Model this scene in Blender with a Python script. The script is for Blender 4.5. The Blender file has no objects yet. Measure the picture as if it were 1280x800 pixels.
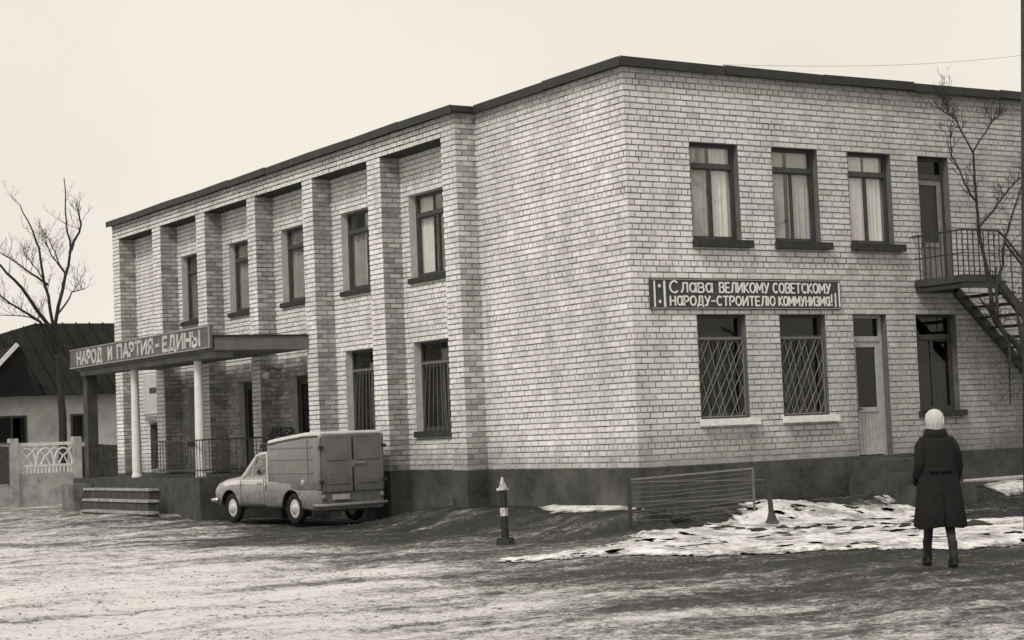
import bpy, bmesh, math, random
import numpy as np
from mathutils import Vector, Matrix
R_ = math.radians
rnd = random.Random(7)
sc = bpy.context.scene
COL = sc.collection

# ------------------------------------------------------------------ camera
F_PX, YAW, PITCH, ROLL = 2316.1, 0.560, 0.061, 0.040
CAM = Vector((-17.673, -24.479, 1.6))
cam = bpy.data.cameras.new('camera')
cam.sensor_width = 36.0
cam.lens = 36.0 * F_PX / 1280.0
cam.clip_start = 0.1
cam.clip_end = 6000
camo = bpy.data.objects.new('camera', cam)
COL.objects.link(camo)
fwd = Vector((math.sin(YAW) * math.cos(PITCH), math.cos(YAW) * math.cos(PITCH), math.sin(PITCH)))
right = Vector((math.cos(YAW), -math.sin(YAW), 0))
up = right.cross(fwd)
r2 = right * math.cos(ROLL) - up * math.sin(ROLL)
u2 = up * math.cos(ROLL) + right * math.sin(ROLL)
m = Matrix((r2, u2, -fwd)).transposed().to_4x4()
m.translation = CAM
camo.matrix_world = m
sc.camera = camo

# ------------------------------------------------------------------ light
SUN_EL, SUN_AZ = R_(47), R_(243)          # azimuth clockwise from +Y
SKY = (0.90, 0.845, 0.755)
w = bpy.data.worlds.new("World")
sc.world = w
w.use_nodes = True
nt = w.node_tree
bg = nt.nodes['Background']
sky = nt.nodes.new('ShaderNodeTexSky')
sky.sky_type = 'NISHITA'
sky.sun_disc = False
sky.sun_elevation = SUN_EL
sky.sun_rotation = SUN_AZ
bw = nt.nodes.new('ShaderNodeRGBToBW')
nt.links.new(sky.outputs[0], bw.inputs[0])
mx = nt.nodes.new('ShaderNodeMix'); mx.data_type = 'RGBA'
mx.inputs[0].default_value = 0.06         # thin overcast: nearly even cloud over the sky
nt.links.new(bw.outputs[0], mx.inputs[7])
SKY_STR = 0.10
cn = nt.nodes.new('ShaderNodeTexNoise'); cn.inputs['Scale'].default_value = 3.0; cn.inputs['Detail'].default_value = 4
cr = nt.nodes.new('ShaderNodeValToRGB')
cr.color_ramp.elements[0].position = 0.3
cr.color_ramp.elements[1].position = 0.7
cr.color_ramp.elements[0].color = tuple(c * 0.88 for c in SKY) + (1,)
cr.color_ramp.elements[1].color = tuple(c * 1.01 for c in SKY) + (1,)
tc = nt.nodes.new('ShaderNodeTexCoord')
nt.links.new(tc.outputs['Generated'], cn.inputs['Vector'])
nt.links.new(cn.outputs[0], cr.inputs[0])
vm = nt.nodes.new('ShaderNodeVectorMath'); vm.operation = 'SCALE'; vm.inputs['Scale'].default_value = 1.0 / SKY_STR * 0.925
nt.links.new(cr.outputs[0], vm.inputs[0])
nt.links.new(vm.outputs[0], mx.inputs[6])
nt.links.new(mx.outputs[2], bg.inputs[0])
bg.inputs[1].default_value = SKY_STR
sl = bpy.data.lights.new('sun', 'SUN')
sl.energy = 1.5
sl.angle = R_(14)
sl.color = (1.0, 0.955, 0.88)
so = bpy.data.objects.new('sun', sl)
COL.objects.link(so)
sd = Vector((math.sin(SUN_AZ) * math.cos(SUN_EL), math.cos(SUN_AZ) * math.cos(SUN_EL), math.sin(SUN_EL)))
so.rotation_euler = sd.to_track_quat('Z', 'Y').to_euler()
so.location = (-20, -10, 30)
sc.view_settings.view_transform = 'Standard'
sc.view_settings.look = 'None'
sc.view_settings.exposure = 0.2
sc.view_settings.gamma = 1.0

# ------------------------------------------------------------------ pixel rays (1280 x 800) to points in the place
def ray(u, v):
    p, q = u - 640, v - 400
    a = p * math.cos(ROLL) - q * math.sin(ROLL)
    b = p * math.sin(ROLL) + q * math.cos(ROLL)
    return fwd + right * (a / F_PX) - up * (b / F_PX)
def at(u, v, z=0.0):
    d = ray(u, v); return CAM + d * ((z - CAM.z) / d.z)
def atX(u, v, X):
    d = ray(u, v); return CAM + d * ((X - CAM.x) / d.x)
def atY(u, v, Y):
    d = ray(u, v); return CAM + d * ((Y - CAM.y) / d.y)

# ------------------------------------------------------------------ materials (a black and white world, faintly warm)
def grey(v):
    return (v, v * .995, v * .985, 1)
def lin(b):
    b = b / 255.0
    return b / 12.92 if b < 0.04 else ((b + 0.055) / 1.055) ** 2.4
MATS = {}
def mat(name, v, rough=0.8, var=0.15, scale=6.0, spec=0.3, bump=0.0, bscale=40.0, coat=0.0, metal=0.0, v2=None):
    if name in MATS: return MATS[name]
    M = bpy.data.materials.new(name); M.use_nodes = True
    n = M.node_tree; b = n.nodes['Principled BSDF']
    tcn = n.nodes.new('ShaderNodeTexCoord')
    no = n.nodes.new('ShaderNodeTexNoise'); no.inputs['Scale'].default_value = scale; no.inputs['Detail'].default_value = 6; no.inputs['Roughness'].default_value = .65
    n.links.new(tcn.outputs['Object'], no.inputs['Vector'])
    ra = n.nodes.new('ShaderNodeValToRGB')
    ra.color_ramp.elements[0].position = 0.3; ra.color_ramp.elements[1].position = 0.7
    lo, hi = (v * (1 - var), v * (1 + var)) if v2 is None else (v, v2)
    ra.color_ramp.elements[0].color = grey(lo); ra.color_ramp.elements[1].color = grey(hi)
    n.links.new(no.outputs[0], ra.inputs[0]); n.links.new(ra.outputs[0], b.inputs['Base Color'])
    b.inputs['Roughness'].default_value = rough
    b.inputs['Specular IOR Level'].default_value = spec
    b.inputs['Metallic'].default_value = metal
    b.inputs['Coat Weight'].default_value = coat
    b.inputs['Coat Roughness'].default_value = 0.12
    if bump > 0:
        n2 = n.nodes.new('ShaderNodeTexNoise'); n2.inputs['Scale'].default_value = bscale; n2.inputs['Detail'].default_value = 5
        n.links.new(tcn.outputs['Object'], n2.inputs['Vector'])
        bp = n.nodes.new('ShaderNodeBump'); bp.inputs['Strength'].default_value = bump; bp.inputs['Distance'].default_value = 0.02
        n.links.new(n2.outputs[0], bp.inputs['Height']); n.links.new(bp.outputs[0], b.inputs['Normal'])
    MATS[name] = M
    return M

def brick_material():
    M = bpy.data.materials.new('silicate_brick'); M.use_nodes = True
    n = M.node_tree; b = n.nodes['Principled BSDF']; L = n.links
    at_ = n.nodes.new('ShaderNodeAttribute'); at_.attribute_name = 'tone'
    geo = n.nodes.new('ShaderNodeNewGeometry')
    # whole wall weathering and per-brick grain, in place coordinates
    n1 = n.nodes.new('ShaderNodeTexNoise'); n1.inputs['Scale'].default_value = 0.55; n1.inputs['Detail'].default_value = 5; n1.inputs['Roughness'].default_value = .6
    n2 = n.nodes.new('ShaderNodeTexNoise'); n2.inputs['Scale'].default_value = 28; n2.inputs['Detail'].default_value = 4
    L.new(geo.outputs['Position'], n1.inputs['Vector']); L.new(geo.outputs['Position'], n2.inputs['Vector'])
    def math_(op, a, bb, clamp=False):
        q = n.nodes.new('ShaderNodeMath'); q.operation = op; q.use_clamp = clamp
        for i, x in enumerate((a, bb)):
            if x is None: continue
            if isinstance(x, (int, float)): q.inputs[i].default_value = x
            else: L.new(x, q.inputs[i])
        return q.outputs[0]
    def rng(x, a, bb, c, d):
        q = n.nodes.new('ShaderNodeMapRange'); L.new(x, q.inputs[0])
        for i, k in enumerate((a, bb, c, d)): q.inputs[i + 1].default_value = k
        return q.outputs[0]
    t = at_.outputs['Fac']
    w1 = rng(n1.outputs[0], .3, .7, .76, 1.08)
    w2 = rng(n2.outputs[0], .3, .7, .9, 1.08)
    # painted shade with dirt on the street facade, stains along the wall foot
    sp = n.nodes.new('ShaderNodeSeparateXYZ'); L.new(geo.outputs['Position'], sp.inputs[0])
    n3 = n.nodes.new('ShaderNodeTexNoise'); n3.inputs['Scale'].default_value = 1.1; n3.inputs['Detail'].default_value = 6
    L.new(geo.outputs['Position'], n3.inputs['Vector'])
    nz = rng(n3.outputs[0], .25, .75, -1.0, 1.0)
    shade_x = rng(math_('ADD', sp.outputs[0], math_('MULTIPLY', nz, 1.2)), 1.5, 8.0, 1.0, .62)  # shade painted in, deepening to the right
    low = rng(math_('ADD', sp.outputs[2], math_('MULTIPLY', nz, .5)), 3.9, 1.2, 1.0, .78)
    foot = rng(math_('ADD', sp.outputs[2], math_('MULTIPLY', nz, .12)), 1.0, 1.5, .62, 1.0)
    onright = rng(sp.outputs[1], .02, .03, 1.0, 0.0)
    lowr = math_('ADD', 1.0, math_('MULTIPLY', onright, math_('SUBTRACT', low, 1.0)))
    n4 = n.nodes.new('ShaderNodeTexNoise'); n4.inputs['Scale'].default_value = 3.2; n4.inputs['Detail'].default_value = 5
    L.new(geo.outputs['Position'], n4.inputs['Vector'])
    w4 = rng(n4.outputs[0], .3, .7, .86, 1.05)
    # rain streaks: noise drawn out downwards
    mp = n.nodes.new('ShaderNodeMapping'); mp.inputs['Scale'].default_value = (3.0, 3.0, .22); L.new(geo.outputs['Position'], mp.inputs['Vector'])
    n5 = n.nodes.new('ShaderNodeTexNoise'); n5.inputs['Scale'].default_value = 1.0; n5.inputs['Detail'].default_value = 5; L.new(mp.outputs[0], n5.inputs['Vector'])
    w5 = rng(n5.outputs[0], .30, .5, .80, 1.0)
    roof_shade = rng(math_('ADD', sp.outputs[2], math_('MULTIPLY', nz, .10)), 7.05, 7.5, 1.0, .72)  # shade of the roof overhang painted on the top courses
    v = math_('MULTIPLY', t, w1)
    for f in (w2, w4, w5, roof_shade, shade_x, lowr, foot): v = math_('MULTIPLY', v, f)
    cb = n.nodes.new('ShaderNodeCombineColor')
    L.new(v, cb.inputs[0]); L.new(math_('MULTIPLY', v, .995), cb.inputs[1]); L.new(math_('MULTIPLY', v, .985), cb.inputs[2])
    L.new(cb.outputs[0], b.inputs['Base Color'])
    b.inputs['Roughness'].default_value = .9
    b.inputs['Specular IOR Level'].default_value = .15
    bp = n.nodes.new('ShaderNodeBump'); bp.inputs['Strength'].default_value = .5; bp.inputs['Distance'].default_value = .008
    L.new(n2.outputs[0], bp.inputs['Height']); L.new(bp.outputs[0], b.inputs['Normal'])
    return M
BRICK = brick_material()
MORTAR = mat('mortar', .12, .95, .3, 2.6, .1, .6, 60, v2=.48)
PLINTH = mat('cement_render', .035, .9, .35, 1.6, .2, .8, 22, v2=.115)
PLASTER = mat('white_plaster', .52, .85, .15, 5, .2)
DARKWOOD = mat('dark_painted_wood', .06, .55, .25, 9, .4)
REVEAL = mat('grey_reveal', .13, .85, .2, 5, .2)
ROOFM = mat('dark_roof_sheet', .035, .6, .3, 3, .35)
CONC = mat('concrete', .2, .9, .3, 4, .2, .6, 30)
CONCD = mat('dark_concrete', .07, .9, .4, 3, .2, .6, 30)
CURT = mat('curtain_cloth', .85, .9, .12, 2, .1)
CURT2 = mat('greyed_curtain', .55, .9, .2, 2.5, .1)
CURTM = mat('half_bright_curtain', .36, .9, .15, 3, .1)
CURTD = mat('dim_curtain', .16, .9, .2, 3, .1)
INNER = mat('dim_interior', .12, .9, .2, 1, .1)
IRON = mat('dark_iron', .04, .5, .3, 12, .4)
GRIL = mat('grey_iron_grille', .15, .55, .2, 12, .4)
GREYP = mat('grey_painted_wood', .22, .6, .2, 8, .3)
LIGHTP = mat('pale_painted_wood', .42, .6, .2, 8, .3)
WHITEP = mat('white_paint', .74, .55, .08, 6, .35)
BARK = mat('bark', .045, .9, .35, 14, .1, .8, 60)
SNOW = mat('snow', .86, .7, .07, 3, .3, .35, 35)
def dirty_snow():
    n = SNOW.node_tree; L = n.links; b = n.nodes['Principled BSDF']
    geo = n.nodes.new('ShaderNodeNewGeometry')
    def nz(sc_, lo, hi, a, c, det=4):
        q = n.nodes.new('ShaderNodeTexNoise'); q.inputs['Scale'].default_value = sc_; q.inputs['Detail'].default_value = det; q.inputs['Roughness'].default_value = .7
        L.new(geo.outputs['Position'], q.inputs['Vector']); r = n.nodes.new('ShaderNodeMapRange'); L.new(q.outputs[0], r.inputs[0])
        for i, k in enumerate((lo, hi, a, c)): r.inputs[i + 1].default_value = k
        return r.outputs[0]
    m1 = n.nodes.new('ShaderNodeMath'); m1.operation = 'MULTIPLY'; L.new(nz(1.7, .36, .56, .35, 1), m1.inputs[0]); L.new(nz(9, .34, .46, .25, 1), m1.inputs[1])
    ea = n.nodes.new('ShaderNodeAttribute'); ea.attribute_name = 'edge'
    sm = n.nodes.new('ShaderNodeMath'); sm.operation = 'ADD'; L.new(ea.outputs['Fac'], sm.inputs[0]); L.new(nz(6, .3, .7, -.10, .10), sm.inputs[1])
    er = n.nodes.new('ShaderNodeMapRange'); L.new(sm.outputs[0], er.inputs[0])
    for i, k in enumerate((-.02, .17, .07, 1)): er.inputs[i + 1].default_value = k
    m3 = n.nodes.new('ShaderNodeMath'); m3.operation = 'MULTIPLY'; L.new(m1.outputs[0], m3.inputs[0]); L.new(er.outputs[0], m3.inputs[1])
    m2 = n.nodes.new('ShaderNodeMath'); m2.operation = 'MULTIPLY'; m2.inputs[1].default_value = .78; L.new(m3.outputs[0], m2.inputs[0])
    cb = n.nodes.new('ShaderNodeCombineColor')
    for i in range(3): L.new(m2.outputs[0], cb.inputs[i])
    L.new(cb.outputs[0], b.inputs['Base Color'])
dirty_snow()

def glass_material(name, tint, refl):
    M = bpy.data.materials.new(name); M.use_nodes = True
    n = M.node_tree; n.nodes.clear()
    o = n.nodes.new('ShaderNodeOutputMaterial'); tr = n.nodes.new('ShaderNodeBsdfTransparent'); gl = n.nodes.new('ShaderNodeBsdfGlossy')
    tr.inputs[0].default_value = grey(tint); gl.inputs[0].default_value = grey(.95); gl.inputs['Roughness'].default_value = .04
    lw = n.nodes.new('ShaderNodeLayerWeight'); lw.inputs[0].default_value = .5
    pw = n.nodes.new('ShaderNodeMath'); pw.operation = 'POWER'; pw.inputs[1].default_value = 4.5; n.links.new(lw.outputs['Facing'], pw.inputs[0])
    fr = n.nodes.new('ShaderNodeMath'); fr.operation = 'MULTIPLY_ADD'; fr.inputs[1].default_value = 1 - refl; fr.inputs[2].default_value = refl; n.links.new(pw.outputs[0], fr.inputs[0])
    geo = n.nodes.new('ShaderNodeNewGeometry'); no = n.nodes.new('ShaderNodeTexNoise'); no.inputs['Scale'].default_value = 2.2; no.inputs['Detail'].default_value = 2
    n.links.new(geo.outputs['Position'], no.inputs['Vector'])
    bp = n.nodes.new('ShaderNodeBump'); bp.inputs['Strength'].default_value = .15; bp.inputs['Distance'].default_value = .01
    n.links.new(no.outputs[0], bp.inputs['Height']); n.links.new(bp.outputs[0], gl.inputs['Normal'])
    mi = n.nodes.new('ShaderNodeMixShader')
    n.links.new(fr.outputs[0], mi.inputs[0]); n.links.new(tr.outputs[0], mi.inputs[1]); n.links.new(gl.outputs[0], mi.inputs[2]); n.links.new(mi.outputs[0], o.inputs[0])
    return M
GLASS = glass_material('window_glass', .97, .06)
GLASSD = glass_material('dusty_window_glass', .6, .03)

# ------------------------------------------------------------------ mesh helpers
def tagobj(o, label=None, cat=None, group=None, kind=None):
    if label: o['label'] = label
    if cat: o['category'] = cat
    if group: o['group'] = group
    if kind: o['kind'] = kind
    return o
def thing(name, label, cat, loc=(0, 0, 0), rz=0.0, group=None):
    o = bpy.data.objects.new(name, None); COL.objects.link(o)
    o.empty_display_size = .2
    o.location = loc; o.rotation_euler = (0, 0, rz)
    return tagobj(o, label, cat, group)
class MB:
    def __init__(s): s.v = []; s.f = []; s.t = []
    def face(s, pts, tone=None):
        k = len(s.v); s.v += [tuple(p) for p in pts]; s.f.append(tuple(range(k, k + len(pts))))
        if tone is not None: s.t.append(tone)
    def box(s, x0, x1, y0, y1, z0, z1):
        k = len(s.v)
        s.v += [(x0,y0,z0),(x1,y0,z0),(x1,y1,z0),(x0,y1,z0),(x0,y0,z1),(x1,y0,z1),(x1,y1,z1),(x0,y1,z1)]
        s.f += [(k,k+3,k+2,k+1),(k+4,k+5,k+6,k+7),(k,k+1,k+5,k+4),(k+1,k+2,k+6,k+5),(k+2,k+3,k+7,k+6),(k+3,k,k+4,k+7)]
        return s
    def pbox(s, P, u0, u1, n0, n1, z0, z1):
        k = len(s.v)
        for z in (z0, z1):
            for (u, nn) in ((u0,n0),(u1,n0),(u1,n1),(u0,n1)): s.v.append(P(u, nn, z))
        s.f += [(k,k+3,k+2,k+1),(k+4,k+5,k+6,k+7),(k,k+1,k+5,k+4),(k+1,k+2,k+6,k+5),(k+2,k+3,k+7,k+6),(k+3,k,k+4,k+7)]
        return s
    def bar(s, a, b, w, h=None, upv=(0, 0, 1)):
        h = w if h is None else h
        a, b = Vector(a), Vector(b); d = (b - a).normalized(); U = Vector(upv)
        if abs(d.dot(U)) > .98: U = Vector((1, 0, 0))
        sx = d.cross(U).normalized() * w / 2; sy = sx.normalized().cross(d) * h / 2
        k = len(s.v)
        for p in (a, b):
            for q in (-sx - sy, sx - sy, sx + sy, -sx + sy): s.v.append(tuple(p + q))
        s.f += [(k,k+1,k+2,k+3),(k+7,k+6,k+5,k+4),(k,k+4,k+5,k+1),(k+1,k+5,k+6,k+2),(k+2,k+6,k+7,k+3),(k+3,k+7,k+4,k)]
        return s
    def tube(s, pts, rad, n=8, cap=True):
        pts = [Vector(p) for p in pts]
        if not isinstance(rad, (list, tuple)): rad = [rad] * len(pts)
        k0 = len(s.v); ref = Vector((0.3, 0.2, 1)).normalized()
        for i, p in enumerate(pts):
            d = (pts[min(i+1, len(pts)-1)] - pts[max(i-1, 0)]).normalized()
            if i == 0: a = d.cross(ref if abs(d.dot(ref)) < .95 else Vector((1, 0, 0))).normalized()
            else: a = (a - d * a.dot(d)).normalized()
            b = d.cross(a)
            for j in range(n):
                t = 2 * math.pi * j / n
                s.v.append(tuple(p + (a * math.cos(t) + b * math.sin(t)) * rad[i]))
        for i in range(len(pts) - 1):
            for j in range(n):
                a0 = k0 + i * n + j; a1 = k0 + i * n + (j + 1) % n
                s.f.append((a0, a1, a1 + n, a0 + n))
        if cap:
            s.f.append(tuple(k0 + j for j in range(n))[::-1]); s.f.append(tuple(k0 + (len(pts) - 1) * n + j for j in range(n)))
        return s
    def loft(s, rings, cap=True):
        n = len(rings[0]); k0 = len(s.v)
        for r in rings: s.v += [tuple(p) for p in r]
        for i in range(len(rings) - 1):
            for j in range(n):
                a0 = k0 + i * n + j; a1 = k0 + i * n + (j + 1) % n
                s.f.append((a0, a1, a1 + n, a0 + n))
        if cap:
            s.f.append(tuple(k0 + j for j in range(n))[::-1]); s.f.append(tuple(k0 + (len(rings) - 1) * n + j for j in range(n)))
        return s
    def lathe(s, c, prof, n=16):
        return s.loft([[(c[0] + r * math.cos(2*math.pi*j/n), c[1] + r * math.sin(2*math.pi*j/n), c[2] + z) for j in range(n)] for r, z in prof])
    def mesh(s, name, mats, smooth=False):
        me = bpy.data.meshes.new(name); me.from_pydata(s.v, [], s.f); 
        for q in (mats if isinstance(mats, (list, tuple)) else [mats]): me.materials.append(q)
        if s.t:
            a = me.attributes.new('tone', 'FLOAT', 'FACE'); a.data.foreach_set('value', s.t)
        if smooth:
            me.polygons.foreach_set('use_smooth', [True] * len(me.polygons))
        return me
    def build(s, name, mats, parent=None, smooth=False, fix=False, bevel=0):
        me = s.mesh(name, mats, smooth)
        if fix or bevel:
            bm = bmesh.new(); bm.from_mesh(me)
            bmesh.ops.remove_doubles(bm, verts=bm.verts, dist=1e-5)
            bmesh.ops.recalc_face_normals(bm, faces=bm.faces)
            if bevel: bmesh.ops.bevel(bm, geom=[e for e in bm.edges if e.calc_face_angle(0) > .5], offset=bevel, segments=2, affect='EDGES', clamp_overlap=True)
            bm.to_mesh(me); bm.free()
            if smooth: me.polygons.foreach_set('use_smooth', [True] * len(me.polygons))
        o = bpy.data.objects.new(name, me); COL.objects.link(o)
        if parent: o.parent = parent
        return o
def linkobj(name, me, parent, loc=None):
    o = bpy.data.objects.new(name, me); COL.objects.link(o); o.parent = parent
    if loc is not None: o.location = loc
    return o
def smooth_by_angle(o, a=0.6):
    me = o.data
    bm = bmesh.new(); bm.from_mesh(me)
    for f in bm.faces: f.smooth = True
    for e in bm.edges: e.smooth = e.calc_face_angle(3) < a
    bm.to_mesh(me); bm.free()

# ------------------------------------------------------------------ smooth value noise
_p = np.random.RandomState(11).rand(512, 512)
def vnoise(x, y, s=1.0, o=0):
    x = np.asarray(x) * s + 37.3 * (o + 1) + 512; y = np.asarray(y) * s + 11.9 * (o + 1) + 512
    xi = np.floor(x).astype(int); yi = np.floor(y).astype(int); fx = x - xi; fy = y - yi
    fx = fx * fx * (3 - 2 * fx); fy = fy * fy * (3 - 2 * fy)
    g = lambda a, b: _p[a % 512, b % 512]
    return (g(xi, yi) * (1 - fx) + g(xi + 1, yi) * fx) * (1 - fy) + (g(xi, yi + 1) * (1 - fx) + g(xi + 1, yi + 1) * fx) * fy
def fbm(x, y, s=1.0, o=0, n=4):
    t = 0; a = .5; q = 0
    for i in range(n):
        t = t + a * vnoise(x, y, s * 2 ** i, o + i * 3); q += a; a *= .55
    return t / q
def sstep(a, b, x):
    t = np.clip((x - a) / (b - a), 0, 1); return t * t * (3 - 2 * t)

# ------------------------------------------------------------------ ground
def hump(x, y):
    x = np.asarray(x, float); y = np.asarray(y, float)
    dx = np.maximum(-x, 0); dy = np.maximum(-y, 0)
    d = np.hypot(dx, dy)
    h = .31 * (1 - sstep(.55, 2.3, d))
    return h * (1 - sstep(5.8, 7.4, y))
def ground_h(x, y):
    near = 1 - sstep(60, 90, np.hypot(np.asarray(x) + 8, np.asarray(y) + 5))
    rut = .032 * np.sin((np.asarray(x) * .8 - np.asarray(y) * .6) * 2.2 + 3 * fbm(x, y, .25, 9)) * fbm(x, y, .3, 4)
    porch = .17 * sstep(11.9, 13.6, np.asarray(y)) * (1 - sstep(21, 24, np.asarray(y))) * (1 - sstep(3.2, 6.5, -np.asarray(x)))
    return hump(x, y) + porch + (.10 * (fbm(x, y, .33, 0) - .5) + .055 * (fbm(x, y, 1.8, 5) - .5) + .03 * (fbm(x, y, 6, 15, 2) - .5) + rut) * near * (.35 + .65 * sstep(0, 3, np.hypot(np.maximum(-np.asarray(x), 0), np.maximum(-np.asarray(y), 0)))) - .02
gx = np.concatenate([[-3000, -1200, -500, -220, -110, -70, -45, -32, -25, -20], np.arange(-16.5, 6.0, .085), np.arange(6, 16, .25), [18, 22, 30, 45, 70, 120, 250, 600, 1400, 3000]])
gy = np.concatenate([[-3000, -1200, -500, -220, -110, -70, -45, -34, -28, -24, -21], np.arange(-19, 12.0, .085), np.arange(12, 40, .3), [45, 55, 75, 110, 180, 350, 800, 1600, 3000]])
X, Y = np.meshgrid(gx, gy); Z = ground_h(X, Y)
nx, ny = len(gx), len(gy); GZ = Z
ids = np.arange(nx * ny).reshape(ny, nx)
quads = np.stack([ids[:-1, :-1], ids[:-1, 1:], ids[1:, 1:], ids[1:, :-1]], -1).reshape(-1, 4)
def grid_mesh(name, V, Q, material, attrs=None):
    me = bpy.data.meshes.new(name)
    me.vertices.add(len(V)); me.vertices.foreach_set('co', V.astype(np.float32).ravel())
    me.loops.add(len(Q) * 4); me.loops.foreach_set('vertex_index', Q.astype(np.int32).ravel())
    me.polygons.add(len(Q)); me.polygons.foreach_set('loop_start', np.arange(0, len(Q) * 4, 4, dtype=np.int32))
    me.update(calc_edges=True); me.validate()
    me.polygons.foreach_set('use_smooth', [True] * len(me.polygons))
    for k, a in (attrs or {}).items():
        q = me.attributes.new(k, 'FLOAT', 'POINT'); q.data.foreach_set('value', a.astype(np.float32).ravel())
    me.materials.append(material)
    o = bpy.data.objects.new(name, me); COL.objects.link(o); return o
# how pale (frosted, dusty) or dark (wet mud) the ground itself is, from surveyed spots
S = [(0,645,160),(80,645,150),(150,650,135),(250,655,115),(450,655,52),(600,650,50),(700,655,48),(380,668,70),(500,670,62),
     (0,665,160),(100,668,180),(200,670,150),(300,675,110),(550,675,85),
     (0,690,180),(150,690,205),(250,690,180),(350,690,150),(450,690,130),(550,695,118),(640,700,118),
     (50,715,215),(200,715,225),(300,715,208),(400,715,185),(500,715,172),(600,715,140),(700,712,105),(800,708,80),(900,705,68),(1000,702,66),(1100,700,62),(1250,698,66),
     (50,740,222),(200,740,240),(350,740,226),(500,740,205),(640,740,150),(800,738,122),(900,735,108),(1050,732,98),(1250,730,100),
     (50,775,195),(200,775,212),(400,775,205),(600,775,180),(750,775,160),(900,770,145),(1050,765,135),(1200,765,135),
     (100,798,190),(300,798,200),(600,798,180),(850,798,162),(1000,798,150),(1250,798,142),
     (640,640,52),(900,645,48),(1000,640,48),(1250,620,45),(1230,635,60),(60,632,130)]
sp_ = np.array([[*at(u, v, .12 if v < 650 else 0)[:2], b] for u, v, b in S])
def polar(x, y):
    dx, dy = x - CAM.x, y - CAM.y
    return np.arctan2(dx, dy) * 7.0, np.log(np.hypot(dx, dy) + 1e-3) * 9.0
sa, sr = polar(sp_[:, 0], sp_[:, 1])
ga, gr = polar(X.ravel(), Y.ravel())
num = np.zeros(X.size); den = np.zeros(X.size)
for a_, r_, b_ in zip(sa, sr, sp_[:, 2]):
    wgt = 1.0 / ((ga - a_) ** 2 + (gr - r_) ** 2 + .02) ** 1.6
    num += wgt * b_; den += wgt
pale = num / den
pale = pale - 10 + 20 * sstep(95, 175, pale)
def ground_material():
    M = bpy.data.materials.new('frosted_mud'); M.use_nodes = True
    n = M.node_tree; b = n.nodes['Principled BSDF']; L = n.links
    A = n.nodes.new('ShaderNodeAttribute'); A.attribute_name = 'pale'
    geo = n.nodes.new('ShaderNodeNewGeometry')
    def noise(s, d=5, r=.6, dist=0):
        q = n.nodes.new('ShaderNodeTexNoise'); q.inputs['Scale'].default_value = s; q.inputs['Detail'].default_value = d; q.inputs['Roughness'].default_value = r
        q.inputs['Distortion'].default_value = dist
        L.new(geo.outputs['Position'], q.inputs['Vector']); return q.outputs[0]
    def rng(x, a, bb, c, d):
        q = n.nodes.new('ShaderNodeMapRange'); L.new(x, q.inputs[0])
        for i, k in enumerate((a, bb, c, d)): q.inputs[i + 1].default_value = k
        return q.outputs[0]
    def ma(op, a, bb):
        q = n.nodes.new('ShaderNodeMath'); q.operation = op
        for i, x in enumerate((a, bb)):
            if isinstance(x, (int, float)): q.inputs[i].default_value = x
            else: L.new(x, q.inputs[i])
        return q.outputs[0]
    t = ma('ADD', A.outputs['Fac'], rng(noise(.7, 6, .6, .6), .25, .75, -.20, .20))
    t = ma('ADD', t, rng(noise(4.5, 6, .7), .25, .75, -.26, .26))
    t = ma('ADD', t, rng(noise(17, 5, .75), .3, .7, -.24, .24))
    t = ma('ADD', t, rng(noise(55, 3, .7), .3, .7, -.16, .16))
    t = ma('ADD', ma('MULTIPLY', t, 1.06), -.0)
    # wheel tracks crossing the yard: noise stretched along the way vehicles pass
    mp = n.nodes.new('ShaderNodeMapping'); mp.inputs['Rotation'].default_value = (0, 0, YAW); mp.inputs['Scale'].default_value = (.16, 1.5, 1)
    L.new(geo.outputs['Position'], mp.inputs['Vector'])
    q = n.nodes.new('ShaderNodeTexNoise'); q.inputs['Scale'].default_value = 1.0; q.inputs['Detail'].default_value = 7; q.inputs['Roughness'].default_value = .62; q.inputs['Distortion'].default_value = .5
    L.new(mp.outputs[0], q.inputs['Vector'])
    t = ma('ADD', t, rng(q.outputs[0], .28, .72, -.33, .25))
    ra = n.nodes.new('ShaderNodeValToRGB'); e = ra.color_ramp.elements
    e[0].position = .0; e[0].color = grey(.018)
    e[1].position = 1.0; e[1].color = grey(.84)
    for p, c in ((.25, .035), (.45, .12), (.62, .36), (.8, .70)):
        k = e.new(p); k.color = grey(c)
    L.new(t, ra.inputs[0]); L.new(ra.outputs[0], b.inputs['Base Color'])
    L.new(rng(t, .2, .7, .55, .95), b.inputs['Roughness'])
    b.inputs['Specular IOR Level'].default_value = .3
    bp = n.nodes.new('ShaderNodeBump'); bp.inputs['Strength'].default_value = 1.0; bp.inputs['Distance'].default_value = .06
    L.new(noise(14, 8, .7), bp.inputs['Height']); L.new(bp.outputs[0], b.inputs['Normal'])
    return M
ground = grid_mesh('ground', np.stack([X.ravel(), Y.ravel(), Z.ravel()], 1), quads, ground_material(), {'pale': np.clip(pale / 255.0, 0, 1)})
ground['kind'] = 'structure'; ground['label'] = 'muddy frosted yard, pale on the left and dark near the building'

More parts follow.
